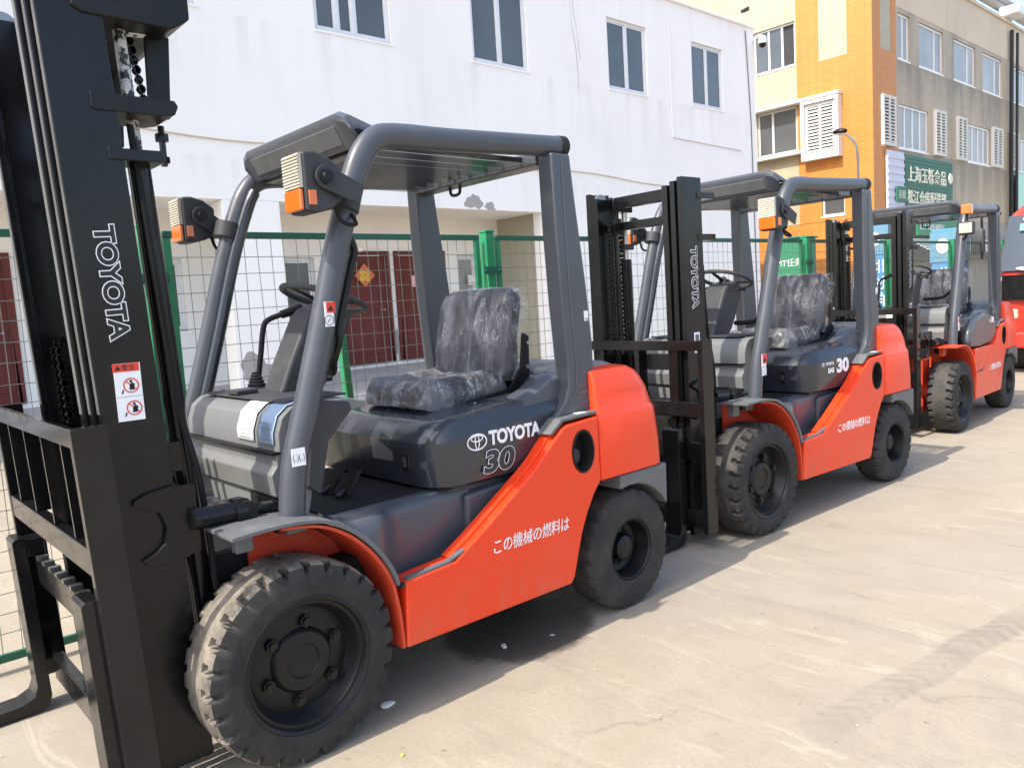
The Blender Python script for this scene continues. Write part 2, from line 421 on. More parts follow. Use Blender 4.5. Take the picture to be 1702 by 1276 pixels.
def text(name, body, org, right, up, size, mat, parent=None, sx=1., off=0., ext=.0006, lift=0., align='LEFT', shear=0., space=1.):
    cu = bpy.data.curves.new('t', 'FONT'); cu.body = body; cu.size = size; cu.offset = off; cu.extrude = ext
    cu.align_x = align; cu.shear = shear; cu.space_character = space; cu.resolution_u = 4
    t = bpy.data.objects.new('t', cu); C.objects.link(t)
    dg = bpy.context.evaluated_depsgraph_get(); dg.update()
    me = bpy.data.meshes.new_from_object(t.evaluated_get(dg)); bpy.data.objects.remove(t)
    r = Vector(right).normalized(); u = Vector(up); u = (u-r*u.dot(r)).normalized(); f = r.cross(u)
    M = Matrix((r, u, f)).transposed().to_4x4(); M.translation = Vector(org)+f*lift
    me.transform(M @ Matrix.Diagonal((sx, 1, 1, 1)))
    me.materials.clear(); me.materials.append(MATS[mat]); me.name = name
    o = bpy.data.objects.new(name, me); C.objects.link(o)
    if parent is not None: attach(o, parent)
    return o
def plate(name, c, r, u, sx, sy, mat, parent=None, th=.0016, label=None):
    r = Vector(r).normalized(); u = Vector(u); u = (u-r*u.dot(r)).normalized()
    b = B(); b.obox(c, r, u, r.cross(u), sx, sy, th); return b.build(name, mat, parent, label=label)
XR, YU = (0, 1, 0), (0, 0, 1)     # text on a face that looks towards +x

# ------------------------------------------------------------------ setting
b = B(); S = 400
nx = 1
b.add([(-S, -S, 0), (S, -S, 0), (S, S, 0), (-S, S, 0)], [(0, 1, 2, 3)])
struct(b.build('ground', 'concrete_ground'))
b = B(); b.prism([(-9.7, -.05), (-7.85, -.05), (-7.85, .20), (-8.3, .24), (-9.7, .535)], -6, 9.74, 'y')
struct(b.build('pavement', 'pavement_concrete', bev=.015))

def window(par, x, y0, y1, z0, z1, splits=(.5,), axis='x', glass='window_glass', fr=.055, depth=.045, sill=True, open_pane=None, mat='alu_white', panes=True):
    """sliding window in a hole of a wall whose outer face is at x; axis 'x': wall looks +x, 'y': wall looks -y"""
    def bx(b, u0, u1, w0, w1, v0, v1):
        if axis == 'x': b.box(x-w1, x-w0, u0, u1, v0, v1)
        else: b.box(u0, u1, x+w0, x+w1, v0, v1)
    b = B(); g = .003
    bx(b, y0+g, y1-g, depth, depth+.06, z0+g, z0+fr); bx(b, y0+g, y1-g, depth, depth+.06, z1-fr, z1-g)
    bx(b, y0+g, y0+fr, depth, depth+.06, z0+fr, z1-fr); bx(b, y1-fr, y1-g, depth, depth+.06, z0+fr, z1-fr)
    cuts = [y0+fr]+[y0+(y1-y0)*s for s in splits]+[y1-fr]
    for c in cuts[1:-1]: bx(b, c-.032, c+.032, depth+.004, depth+.056, z0+fr, z1-fr)
    f = b.build('window', mat, par, bev=.004)
    if sill:
        b = B(); bx(b, y0-.03, y1+.03, -.014, depth-.003, z0-.035, z0+.0); b.build('sill', 'white_plaster' if mat == 'alu_white' else mat, f)
    for i, (a, c) in enumerate(zip(cuts, cuts[1:])):
        a2 = a+(.032 if i else 0); c2 = c-(.032 if i < len(cuts)-2 else 0)
        b = B(); o = depth+.028
        mt = glass
        if open_pane == i: mt = 'interior_dark'; o = depth+.05
        bx(b, a2, c2, o, o+.008, z0+fr, z1-fr); b.build('pane', mt, f)
        if open_pane != i and panes:
            b = B(); s = .030; o = depth+.014
            bx(b, a2, c2, o, o+.010, z0+fr, z0+fr+s); bx(b, a2, c2, o, o+.010, z1-fr-s, z1-fr)
            bx(b, a2, a2+s, o, o+.010, z0+fr+s, z1-fr-s); bx(b, c2-s, c2, o, o+.010, z0+fr+s, z1-fr-s); b.build('sash', mat, f)
    return f
def rect(y0, y1, z0, z1): return [(y0, z0), (y1, z0), (y1, z1), (y0, z1)]

def white_building():
    t = thing('white_building', 'two-storey white plastered building behind the green mesh fence', 'building', (-8, 9, 0), world=True)
    W = [(1.9, 3.35), (5.14, 6.52), (8.22, 9.58), (11.85, 13.15), (14.80, 16.07)]
    b = B(); b.prism([(-6, 3.17), (9.7, 3.17), (9.7, -.1), (17.5, -.1), (17.5, 7.9), (-6, 7.9)], -8.25, -8, 'x', [rect(a, c, 5.75, 7.18) for a, c in W])
    b.build('wall', 'white_plaster', t)
    b = B(); b.box(-22, -8.26, 17.25, 17.5, -.1, 7.88); b.build('end_wall', 'white_plaster', t)
    b = B(); b.box(-22, -8.26, -6, 17.24, 7.5, 7.6); b.build('roof', 'pavement_concrete', t)
    b = B(); b.box(-22, -8.26, -6.0, -5.8, -.1, 7.5); b.build('end_wall', 'white_plaster', t)
    b = B(); b.box(-8.27, -7.95, -6.03, 17.53, 7.903, 7.96); b.build('parapet_cap', 'white_plaster', t, bev=.01)
    dh = [(-.15, 1.0, .52, 2.5), (5.93, 7.0, .52, 2.5), (7.22, 8.28, .52, 2.5)]
    wh = [(2.75, 3.32, 1.36, 2.46), (4.95, 5.55, 1.36, 2.46), (8.66, 9.62, 1.36, 2.48)]
    b = B(); b.prism(rect(-6, 10.2, .3, 3.3), -9.6, -9.4, 'x', [rect(*h) for h in dh+wh]); b.build('recess_wall', 'recess_plaster', t)
    b = B(); b.box(-9.4, -8.26, -6, 9.75, 3.176, 3.30); b.build('soffit', 'soffit_paint', t)
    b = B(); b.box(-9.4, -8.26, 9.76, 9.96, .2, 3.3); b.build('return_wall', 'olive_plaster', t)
    for y in (-2.6, 3.45):
        b = B(); b.box(-8.36, -8.0, y, y+.86, .15, 3.169); b.build('pier', 'white_plaster', t, bev=.01)
    for i, (a, c, z0, z1) in enumerate(dh):
        b = B(); b.prism(rect(a-.06, c+.06, z0+.016, z1+.06), -9.398, -9.36, 'x', [rect(a+.02, c-.02, z0+.02, z1-.02)]); b.build('door_frame', 'door_maroon', t, bev=.004)
        b = B(); b.box(-9.46, -9.42, a+.021, c-.021, z0+.03, z1-.021); d = b.build('door', 'door_maroon', t)
        for zz0, zz1 in ((z0+.18, z0+.85), (z0+1.0, z1-.18)):
            b = B(); b.prism(rect(a+.16, c-.16, zz0, zz1), -9.419, -9.408, 'x', [rect(a+.20, c-.20, zz0+.04, zz1-.04)]); b.build('panel_moulding', 'door_maroon', d, bev=.003)
        b = B(); b.cyl((-9.42, c-.12, z0+.98), (-9.36, c-.12, z0+.98), .02); b.tube([(-9.365, c-.12, z0+.98), (-9.36, c-.24, z0+.98)], .011, 8); b.build('handle', 'steel', d)
    for i, (a, c, z0, z1) in enumerate(wh):
        window(t, -9.4, a, c, z0, z1, (.5,) if i == 2 else (), 'x', 'window_glass' if i < 2 else 'curtain_glass', depth=.06)
    for k, (a, c) in enumerate(W):
        f = window(t, -8, a, c, 5.75, 7.18, (.5,) if k != 1 else (.30, .52))
    # conduits, cracks of bare plaster, peeled patches
    b = B(); b.tube([(-7.985, 13.95, 7.35), (-7.985, 13.95, 4.95), (-7.985, 16.75, 4.88)], .018, 8); b.build('conduit', 'alu_white', t)
    b = B(); b.tube([(-7.985, 17.1, 7.8), (-7.985, 17.25, 5.6), (-7.985, 17.3, 2.0), (-7.985, 17.32, .1)], .012, 6); b.build('cable', 'mid_grey', t)
    pts = [(-7.985, y, 4.05+.05*math.sin(y*1.3)-.012*(y-2)) for y in [2.3+.4*i for i in range(36)]]
    b = B(); b.tube(pts, .011, 6); b.build('cable', 'beige_wall', t)
    def blob(name, mat, x, cy, cz, ry, rz, seed, n=28, flat=None):
        r2 = random.Random(seed); ph = [r2.uniform(0, 6.3) for _ in range(4)]
        P = []
        for k in range(n):
            a = 2*PI*k/n; q = 1+.22*math.sin(2*a+ph[0])+.16*math.sin(3*a+ph[1])+.10*math.sin(7*a+ph[2])
            z = cz+rz*q*math.sin(a); z = max(z, flat) if flat is not None else z
            P.append((cy+ry*q*math.cos(a), z))
        P2 = []
        for p in P:
            if not P2 or (abs(p[0]-P2[-1][0])+abs(p[1]-P2[-1][1])) > 1e-4: P2.append(p)
        b = B(); b.prism(P2, x, x+.003, 'x'); return b.build(name, mat, t)
    blob('peeled_patch', 'bare_plaster', -8.0, 8.02, 3.30, .17, .14, 3, flat=3.172)
    blob('peeled_patch', 'bare_plaster', -8.0, 8.40, 3.22, .13, .08, 5, flat=3.172)
    blob('peeled_patch', 'bare_plaster', -9.4, 5.1, .80, .30, .36, 8, flat=.62)
    blob('peeled_patch', 'bare_plaster', -8.0, 3.75, .75, .25, .22, 9)
    blob('peeled_patch', 'bare_plaster', -9.4, 7.12, .85, .06, .28, 12)
    for yy, z0, z1, s in ((10.75, 5.6, 7.9, 4), (10.82, 6.2, 7.7, 6)):
        r2 = random.Random(s); p = [(-7.9995, yy+r2.uniform(-.03, .03)+.02*i, z1-(z1-z0)*i/9) for i in range(10)]
        b = B(); b.tube(p, [.002+.007*r2.random() for _ in p], 5, sx=.3); b.build('crack', 'bare_plaster', t)
    b = B(); b.cyl((-8.6, 7.1, 3.175), (-8.6, 7.1, 3.13), .17, 20, .15); b.build('ceiling_lamp', 'soffit_paint', t)
    for yy, zz in ((6.45, 2.60), (7.75, 2.60)):
        b = B(); b.sphere((-9.36, yy, zz), .09, (.5, 1, .6)); b.build('door_lamp', 'soffit_paint', t)
    return t
white_building()
# papers on the doors
b = B(); b.obox((-9.352, 6.50, 2.13), (0, 1, 1), (0, -1, 1), (1, 0, 0), .30, .30, .004)
o = b.build('door_ornament', 'ornament_paper'); tag(o, 'red and gold paper diamond hung on the maroon door', 'ornament')
for k in range(4):
    b = B(); a = k*PI/2+PI/4; b.lathe([(.055, -.001), (.04, .001)], (-9.349, 6.50+.075*math.cos(a), 2.13+.075*math.sin(a)), 14, 'x', True); b.build('gold_motif', 'gold_print', o)
text('lettering', '福', (-9.3485, 6.50, 2.08), XR, YU, .15, 'gold_print', o, align='CENTER', ext=.0005)
tag(plate('door_notice', (-9.40, 7.68, 2.00), XR, YU, .27, .21, 'pink_paper', th=.004), 'pale pink notice stuck on the plain maroon door', 'notice')
tag(plate('window_notice', (-9.395, 9.02, 1.98), XR, YU, .25, .2, 'paper', th=.004), 'pale paper notice stuck on the recessed window', 'notice')
tag(plate('door_poster', (-9.40, .42, 1.65), XR, YU, .30, .7, 'pink_paper', th=.004), 'pink poster on the leftmost maroon door', 'poster')

# ---- tiled corner building
def corner_building():
    t = thing('tiled_building', 'three-storey orange and tan tiled building beyond the white one', 'building', (-7, 22, 0), world=True)
    X0, Y0 = -7.0, 22.0
    # front (looks -y): holes in (x,z)
    up = (-10.68, -9.02, 8.05, 9.32); lo = (-10.62, -9.12, 5.52, 6.85); sm = (-8.55, -7.85, 3.45, 4.05); lv = (-9.02, -7.94, 5.2, 6.82)
    b = B(); b.prism(rect(-9.25, X0, 3.3, 13), Y0, Y0+.25, 'y', [rect(*lv), rect(-8.57, -7.71, 7.95, 12.9), rect(*sm)]); b.build('orange_wall', 'orange_tile_x', t)
    b = B(); b.box(-8.57, -7.71, Y0+.02, Y0+.2, 7.95, 12.9); b.build('cream_inset', 'cream_tile_x', t)
    b = B(); b.prism(rect(-22, -9.253, 3.3, 13), Y0+.004, Y0+.25, 'y', [rect(up[0], -9.3, up[2], up[3]), rect(lo[0], -9.3, lo[2], lo[3])]); b.build('cream_wall', 'cream_tile_x', t)
    b = B(); b.box(-22, X0-.01, Y0+.01, Y0+.25, -.1, 3.298); b.build('ground_floor_wall', 'orange_tile_x', t)
    b = B(); b.box(-22, X0-.26, Y0+.9, Y0+1.1, 3.3, 12.9); b.build('inner_wall', 'interior_dark', t)
    window(t, Y0, up[0], -9.3, up[2], up[3], (.36, .68), 'y', open_pane=2, depth=.08, panes=False)
    window(t, Y0, lo[0], -9.3, lo[2], lo[3], (.38,), 'y', depth=.08, panes=False)
    window(t, Y0, sm[0], sm[1], sm[2], sm[3], (), 'y', depth=.08, panes=False)
    # hood around the lower window and louvre
    b = B(); b.box(-11, -7.86, Y0-.28, Y0-.002, 6.86, 6.96); b.build('window_hood', 'louvre_white', t, bev=.01)
    b = B(); b.box(-11, -9.05, Y0-.25, Y0-.002, 5.38, 5.47); b.build('window_ledge', 'louvre_white', t, bev=.01)
    def louvre(u0, u1, z0, z1, axis, x):
        b = B()
        def bx(a, c, w0, w1, v0, v1):
            if axis == 'x': b.box(x+w0, x+w1, a, c, v0, v1)
            else: b.box(a, c, x-w1, x-w0, v0, v1)
        m = (u0+u1)/2
        bx(u0, u0+.07, -.03, .09, z0, z1); bx(u1-.07, u1, -.03, .09, z0, z1); bx(u0+.07, u1-.07, -.03, .09, z0, z0+.08); bx(u0+.07, u1-.07, -.03, .09, z1-.08, z1)
        bx(m-.03, m+.03, .0, .095, z0+.08, z1-.08); f = b.build('louvre_shutter', 'louvre_white', t)
        b = B(); k = z0+.1
        while k < z1-.1:
            for a, c in ((u0+.072, m-.032), (m+.032, u1-.072)):
                if axis == 'x': b.add([(x+.02, a, k+.055), (x+.02, c, k+.055), (x+.075, c, k), (x+.075, a, k), (x+.02, a, k+.075), (x+.02, c, k+.075), (x+.075, c, k+.022), (x+.075, a, k+.022)],
                                      [(0, 1, 2, 3), (4, 5, 6, 7), (3, 2, 6, 7), (0, 1, 5, 4)])
                else: b.add([(a, x-.02, k+.055), (c, x-.02, k+.055), (c, x-.075, k), (a, x-.075, k), (a, x-.02, k+.075), (c, x-.02, k+.075), (c, x-.075, k+.022), (a, x-.075, k+.022)],
                                      [(0, 1, 2, 3), (4, 5, 6, 7), (3, 2, 6, 7), (0, 1, 5, 4)])
            k += .095
        o = b.build('slats', 'louvre_white', f); o['kind'] = 'stuff'
        b = B(); bx(u0+.07, u1-.07, -.06, -.04, z0+.08, z1-.08); b.build('backing', 'interior_dark', f)
    b = B(); b.prism(rect(-9.04, -7.88, 5.12, 6.855), Y0-.26, Y0-.004, 'y', [rect(-8.93, -8.0, 5.25, 6.75)]); b.build('louvre_surround', 'louvre_white', t, bev=.01)
    louvre(-8.92, -8.01, 5.26, 6.74, 'y', Y0-.1)
    # street side (looks +x): (y,z)
    uw = [(23.75, 24.6), (25.3, 27.25), (28.2, 30.2), (30.95, 33.0), (34.2, 36.3), (37.1, 39.2)]
    lw = [(23.75, 26.0), (29.5, 31.7), (35.0, 37.2)]
    b = B(); b.prism(rect(Y0+.252, 23.6, 3.3, 13), X0-.25, X0, 'x', [rect(22.55, 23.3, 8.0, 12.9), rect(22.5, 23.4, 5.3, 6.75)]); b.build('orange_pier', 'orange_tile_y', t)
    b = B(); b.box(X0-.2, X0-.02, 22.55, 23.3, 8.0, 12.9); b.build('cream_inset', 'cream_tile_y', t)
    b = B(); b.prism(rect(23.603, 60, 3.3, 9.35), X0-.25, X0-.004, 'x', [rect(a, c, 7.9, 9.22) for a, c in uw]+[rect(a, c, 5.33, 6.62) for a, c in lw]); b.build('tan_wall', 'tan_tile_y', t)
    b = B(); b.box(X0-.25, X0+.002, 23.603, 60, 9.353, 10.65); b.build('upper_band', 'beige_wall', t)
    b = B(); b.box(X0-.4, X0+.06, 23.603, 60, 10.653, 10.75); b.build('parapet_cap', 'beige_wall', t)
    b = B(); b.box(X0-.25, X0-.006, Y0+.26, 60, -.1, 3.298); b.build('shop_front', 'ground_floor_wall', t)
    for a, c in uw: window(t, X0, a, c, 7.9, 9.22, (.68,) if c-a > 1.5 else (.5,), 'x', 'curtain_glass', fr=.07, panes=False)
    for a, c in lw: window(t, X0, a, c, 5.33, 6.62, (.24, .5, .75), 'x', 'curtain_glass', fr=.07, panes=False)
    for a, c in ((22.52, 23.38), (26.4, 27.3), (28.35, 29.2), (31.85, 32.9), (33.9, 34.8)): louvre(a, c, 5.32, 6.73, 'x', X0)
    b = B(); b.tube([(X0+.12, 33.7, 10.4), (X0+.12, 33.7, 5), (X0+.12, 33.7, 0)], .07, 10); b.tube([(X0+.25, 33.9, 10.3), (X0+.25, 33.9, 0)], .05, 8); b.build('downpipe', 'black_satin', t)
    # roof pipes and a gantry seen at the top right
    b = B()
    for dz, yy in ((11.3, 30), (11.6, 33)): b.tube([(X0-.3, 24, dz), (X0-.3, 60, dz+.2)], .14, 10)
    for yy in (27, 31, 35, 40): b.box(X0-.5, X0-.3, yy, yy+.2, 10.7, 11.7)
    b.build('roof_pipework', 'bare_plaster', t)
    b = B(); b.box(X0-.2, X0+.5, 33.2, 34.2, 10.85, 11.2); b.build('roof_light', 'alu_white', t, bev=.08)
    # tower part above the frame at the corner
    b = B(); b.box(-22, X0-.26, Y0+1.2, 23.9, 10.7, 13); b.build('stair_tower', 'beige_wall', t)
    return t
corner_building()

def signboard():
    X = -6.9
    t = thing('shop_sign', 'weathered green signboard with pale raised characters on the tan wall', 'sign', (X, 25.8, 3.55), world=True)
    b = B(); b.box(X-.09, X, 23.95, 27.75, 3.55, 5.15)
    b.build('board', 'sign_green', t, bev=.01)
    for k in range(14):
        b = B(); z = 3.60+k*.11; b.box(X, X+.012, 23.96, 27.74, z, z+.012); b.build('rib', 'fence_dark', t)
    for s, y, z, h, sp in (('上海玉栎食品', 24.08, 4.40, .50, 1.06), ('松江仓库配送部', 24.05, 3.74, .44, 1.0)):
        text('lettering', s, (X+.014, y, z), XR, YU, h, 'sign_cream', t, off=.006, ext=.012, space=sp)
    b = B(); b.lathe([(.18, 0), (.15, .03)], (X+.012, 27.5, 4.62), 20); b.build('emblem', 'sign_cream', t)
    t2 = thing('corrugated_panel', 'pale lavender corrugated panel left of the green signboard', 'panel', (X, 23.3, 3.1), world=True)
    b = B()
    n = 19
    for k in range(n):
        z = 3.1+k*.11; b.box(X-.08, X-.02+.02*(k % 2), 22.75, 23.9, z, z+.1097)
    b.build('sheet', 'sign_lavender', t2)
    t3 = thing('hanging_sign', 'small dark green hanging sign on the lavender panel', 'sign', (X, 23.5, 3.7), world=True)
    b = B(); b.box(X+.0, X+.06, 23.2, 23.9, 3.72, 4.18); b.build('board', 'sign_green', t3, bev=.02)
    text('lettering', '招租', (X+.062, 23.3, 3.85), XR, YU, .26, 'sign_cream', t3)
    t4 = thing('phone_sign', 'bright green sign with a white phone number above the shops', 'sign', (X, 26, 2.75), world=True)
    b = B(); b.box(X+.1, X+.18, 24.4, 27.6, 2.75, 3.25); b.build('board', 'sign_green_bright', t4, bev=.01)
    text('lettering', '3761  13301609531', (X+.183, 24.5, 2.92), XR, YU, .25, 'white_decal', t4)
    t5 = thing('mint_billboard', 'mint green billboard with a red emblem at the far right', 'billboard', (X, 37, 2.6), world=True)
    b = B(); b.box(X, X+.1, 34.3, 42, 2.6, 5.2); b.build('board', 'mint_board', t5)
    b = B(); b.lathe([(.6, 0), (.6, .02)], (X+.1, 36.1, 3.7), 24); e = b.build('emblem', 'red_decal', t5)
    text('lettering', '福', (X+.125, 35.75, 3.45), XR, YU, .7, 'pink_paper', t5)
    t6 = thing('shop_awning', 'grey slatted awning below the tiled building wall', 'awning', (X, 28, 2), world=True)
    b = B()
    for k in range(9): b.box(X+.05+.09*k, X+.13+.09*k, 23.9, 33.5, 2.62-.055*k, 2.64-.055*k)
    b.build('slats', 'alu_white', t6)
    b = B(); b.box(X+.02, X+.05, 23.9, 33.5, 2.0, 2.66); b.build('back_rail', 'mid_grey', t6)
signboard()

# street lamp, cameras
t = thing('street_lamp', 'slim curved-arm street lamp in front of the orange tiles', 'street lamp', (-6.55, 20, 0))
b = B(); b.tube(bez([(0, 0, 0), (0, 0, 3), (0, 0, 4.7), (-.08, 0, 5.1), (-.30, 0, 5.36)], 5), .035, 8); b.build('pole', 'mid_grey', t)
b = B(); b.sphere((-.46, 0, 5.45), .2, (1, .6, .42)); b.build('lamp_head', 'black_satin', t)
b = B(); b.sphere((-.47, 0, 5.40), .15, (1, .6, .30)); b.build('lens', 'paper', t)
t = thing('dome_camera', 'white dome security camera on the corner of the white building', 'camera', (-7.9, 17.45, 7.55))
b = B(); b.tube([(-.1, 0, .05), (.08, 0, .16), (.16, .02, .12)], .025, 8); b.build('arm', 'alu_white', t)
b = B(); b.lathe([(.02, .14), (.09, .10), (.105, .0), (.10, -.06)], (.16, .02, 0), 18, 'z'); b.build('housing', 'alu_white', t)
b = B(); b.sphere((.16, .02, -.07), .092, n=16); b.build('lens_dome', 'black_paint', t)
t = thing('bullet_camera', 'small dark bullet camera on the white building parapet', 'camera', (-7.95, 16.75, 7.97))
b = B(); b.tube([(0, 0, 0), (.05, .0, .12), (.12, .02, .16)], .018, 6); b.build('bracket', 'alu_white', t)
b = B(); b.obox((.16, .04, .2), (.9, .2, .2), (0, 0, 1), (-.2, 1, 0), .2, .08, .08); b.build('body', 'black_satin', t, bev=.01)

# advertising pillars, green kiosk
def ad_pillar(x0, x1, y, z1, label, lines, half):
    t = thing('advert_pillar', label, 'pillar', ((x0+x1)/2, y, 0), 0, 'blue advertising pillars'); cx = (x0+x1)/2; hw = (x1-x0)/2
    b = B(); b.box(-hw, hw, 0, .45, 0, z1); b.build('pillar', 'ad_blue', t, bev=.015)
    b = B(); b.box(-hw-.01, hw+.01, -.012, .462, z1-.5, z1-.04); b.build('header', 'ad_cyan', t)
    if half:
        b = B(); b.box(-hw+.01, 0, -.006, .2, .1, z1-.52); b.build('side_panel', 'ad_cyan', t)
    b = B(); b.sphere((-.02, -.02, z1-.26), .09, (1, .15, 1.3)); b.build('emblem', 'white_decal', t)
    for i, ch in enumerate(lines):
        text('lettering', ch, (hw*.45 if half else 0, -.016, z1-.78-.27*i), (1, 0, 0), YU, .24, 'white_decal', t, align='CENTER')
    return t
ad_pillar(-2.84, -2.48, 12, 2.40, 'blue and cyan advertising pillar left of the third forklift mast', '北冰洋几河', True)
ad_pillar(-1.83, -1.44, 12, 2.20, 'blue advertising pillar seen right of the third forklift steering wheel', '北冰洋九河', False)
t = thing('green_cabinet', 'narrow green cabinet with white lettering behind the second forklift seat', 'cabinet', (-5.3, 14, 0))
b = B(); b.box(-.34, .30, 0, .6, 0, 2.42); b.build('body', 'sign_green_bright', t, bev=.02)
b = B(); b.box(-.37, .33, -.03, .63, 2.423, 2.46); b.build('roof', 'sign_green', t, bev=.01)
text('lettering', 'MT任务', (-.27, -.004, 1.88), (1, 0, 0), YU, .17, 'white_decal', t)
for k in range(6):
    b = B(); b.box(-.32+k*.115, -.30+k*.115, -.06, -.04, .9, 1.55); b.build('bar', 'black_satin', t)
b = B(); b.box(-.34, .30, -.065, -.035, 1.553, 1.585); b.build('rail', 'black_satin', t)

# ---- mesh fence
FX = -1.1
PY = [-4.1, -1.96, .17, 2.35, 4.50, 6.67, 8.70, 10.75, 12.8, 14.9]
where_panel = ['outside the left of the picture', 'left of the nearest mast', 'behind the nearest steering wheel', 'behind the nearest forklift rear pillar',
  'behind the second steering wheel', 'behind the second forklift seat', 'behind the third mast', 'behind the third forklift seat', 'farthest down the row']
where_post = ['', '', 'beside the nearest mast', 'behind the nearest seat', 'behind the second mast', 'behind the second forklift seat',
  'between the blue pillar and the third mast', 'right of the second blue pillar', 'beside the red truck', 'farthest down the row']
for i in range(1, len(PY)):
    if i < 2: continue
    t = thing('fence_post', 'bright green square fence post '+where_post[i], 'fence post', (FX, PY[i], 0), 0, 'fence posts')
    b = B(); b.box(-.035, .035, -.035, .035, 0, 1.97); b.build('post', 'fence_green', t, bev=.004)
    b = B(); b.box(-.04, .04, -.04, .04, 1.971, 1.985); b.build('cap', 'fence_green', t, bev=.003)
    for z in (.3, 1.0, 1.72):
        b = B(); b.box(.0355, .047, -.075, .075, z-.025, z+.025); b.cyl((.047, -.055, z), (.058, -.055, z), .011, 6); b.cyl((.047, .055, z), (.058, .055, z), .011, 6); b.build('clamp', 'fence_dark', t)
for i in range(1, len(PY)-1):
    a, c = PY[i]+.075, PY[i+1]-.075
    t = thing('wire_fence', 'green framed wire mesh fence panel '+where_panel[i], 'fence', (FX, a, 0), 0, 'mesh fence panels'); L = c-a; h = 1.955
    for nm, bx in (('top_rail', (0, L, h-.035, h)), ('bottom_rail', (0, L, .05, .085)), ('side_rail', (0, .035, .0855, h-.0355)), ('side_rail', (L-.035, L, .0855, h-.0355))):
        b = B(); b.box(-.014, .014, *bx); b.build(nm, 'fence_dark' if 'top' in nm or 'bottom' in nm else 'fence_green', t, bev=.003)
    b = B(); r = .0019
    n = int((L-.07)/.075)
    for k in range(1, n):
        y = .035+(L-.07)*k/n; e = [rnd.uniform(-.004, .004) for _ in range(4)]; b.tube([(e[0]*.3, y+e[1], .07), (.006+e[2], y+e[2], .75), (.004+e[3], y+e[3], 1.4), (0, y+e[0], h-.01)], r, 5)
    m = 20
    for k in range(1, m): z = .085+(h-.12)*k/m; e = [rnd.uniform(-.004, .004) for _ in range(4)]; b.tube([(.0046, .02, z+e[0]), (.010+e[1], L*.33, z+e[1]), (.010+e[2], L*.66, z+e[2]), (.0046, L-.02, z+e[3])], r, 5)
    o = b.build('wire_mesh', 'wire_steel', t); o['kind'] = 'stuff'
t = thing('propped_post', 'bright green post leaning against the fence behind the nearest steering column', 'post', (FX-.06, 1.22, 0))
b = B(); b.obox((0, .03, .86), (1, 0, 0), (0, -.045, 1), (0, 1, .045), .05, 1.72, .045); b.build('shaft', 'fence_green', t, bev=.004)

# ------------------------------------------------------------------ forklifts
def tyre(par, cx, cy, R, width, rimr, side, lugs=30, mat='rubber_tread', smooth=False, depth=.020):
    """side=+1: outer face at cx; tyre reaches inwards by width"""
    ns = lugs*8; hw = width/2; b = B()
    prof = []                                    # (u across -1..1, radius)
    for u, r in ((-1, rimr), (-1.02, rimr+.012), (-1.04, (rimr+R)/2-.01), (-1.03, R-.055), (-.99, R-.030), (-.93, R-.008), (-.78, R), (-.62, R+.002), (-.5, R+.003), (-.49, R+.003), (-.2, R+.004), (0, R+.004)):
        prof.append((u, r))
    prof = prof+[(-u, r) for u, r in prof[:-1]][::-1]
    secs = []
    for k in range(ns):
        th = 2*PI*k/ns; sec = []
        for u, r in prof:
            au = abs(u); rr = r
            ph = (k/8.+(.5 if u > 0 else 0)+au*.35) % 1.
            if au > .49 and r > R-.045 and not smooth:
                if ph < .27: rr -= depth*(1 if au < .95 else .6)
            elif smooth and au > .3 and r > R-.045 and ph < .25: rr -= .008
            w = noise.noise(Vector((math.cos(th)*6, math.sin(th)*6, u*3+cx)))
            rr += .0022*w if r > R-.06 else 0
            sec.append((cx-side*hw+side*u*hw, cy+rr*math.sin(th), R+rr*math.cos(th)))
        secs.append(sec)
    secs.append(secs[0]); b.loft(secs, False, False)
    bm = b.bm; bmesh.ops.remove_doubles(bm, verts=bm.verts[:], dist=1e-6)
    o = b.build('tyre', mat, par, ang=40)
    o.data.materials.append(MATS['rubber_side'])
    for p in o.data.polygons:
        rad = math.hypot(p.center.y-cy, p.center.z-R)
        if rad < R-.0165: p.material_index = 1
    return o
def wheel(t, cx, cy, R, width, rimr, side, front=True, **kw):
    c = (cx-side*.012, cy, R); s = side
    b = B()
    if front:
        prof = [(rimr+.004, .010), (rimr-.004, .016), (rimr-.014, .010), (rimr-.020, -.004), (rimr-.030, -.004), (rimr-.036, -.014), (rimr-.046, -.050), (rimr-.054, -.062), (.165, -.060), (.150, -.056), (.112, -.054), (.106, -.044), (.098, -.036), (.088, -.034), (.060, -.034), (.056, -.040), (.0, -.040)]
    else:
        prof = [(rimr+.004, .006), (rimr-.006, .014), (rimr-.014, .004), (rimr-.020, -.03), (rimr-.030, -.075), (.095, -.085), (.075, -.080), (.062, -.060), (.058, -.030), (.045, -.022), (.02, -.02), (.0, -.02)]
    b.lathe([(max(r, .001), d*s) for r, d in prof], c, 56, 'x', False)
    wo = b.build('wheel', 'black_satin', t, ang=28)
    tyre(wo, cx, cy, R, width, rimr, side, **kw)
    n, rr, hr = (6, .134, .0225) if front else (5, .082, .012)
    for k in range(n):
        a = 2*PI*k/n+.35; p = Vector((c[0]-s*(.058 if front else .083), cy+rr*math.cos(a), R+rr*math.sin(a)))
        b = B(); b.tube([p, p+Vector((s*.022, 0, 0))], hr, 6); b.cyl(p+Vector((s*.022, 0, 0)), p+Vector((s*.032, 0, 0)), hr*.6, 8)
        b.build('wheel_nut', 'black_satin', wo)
    return wo
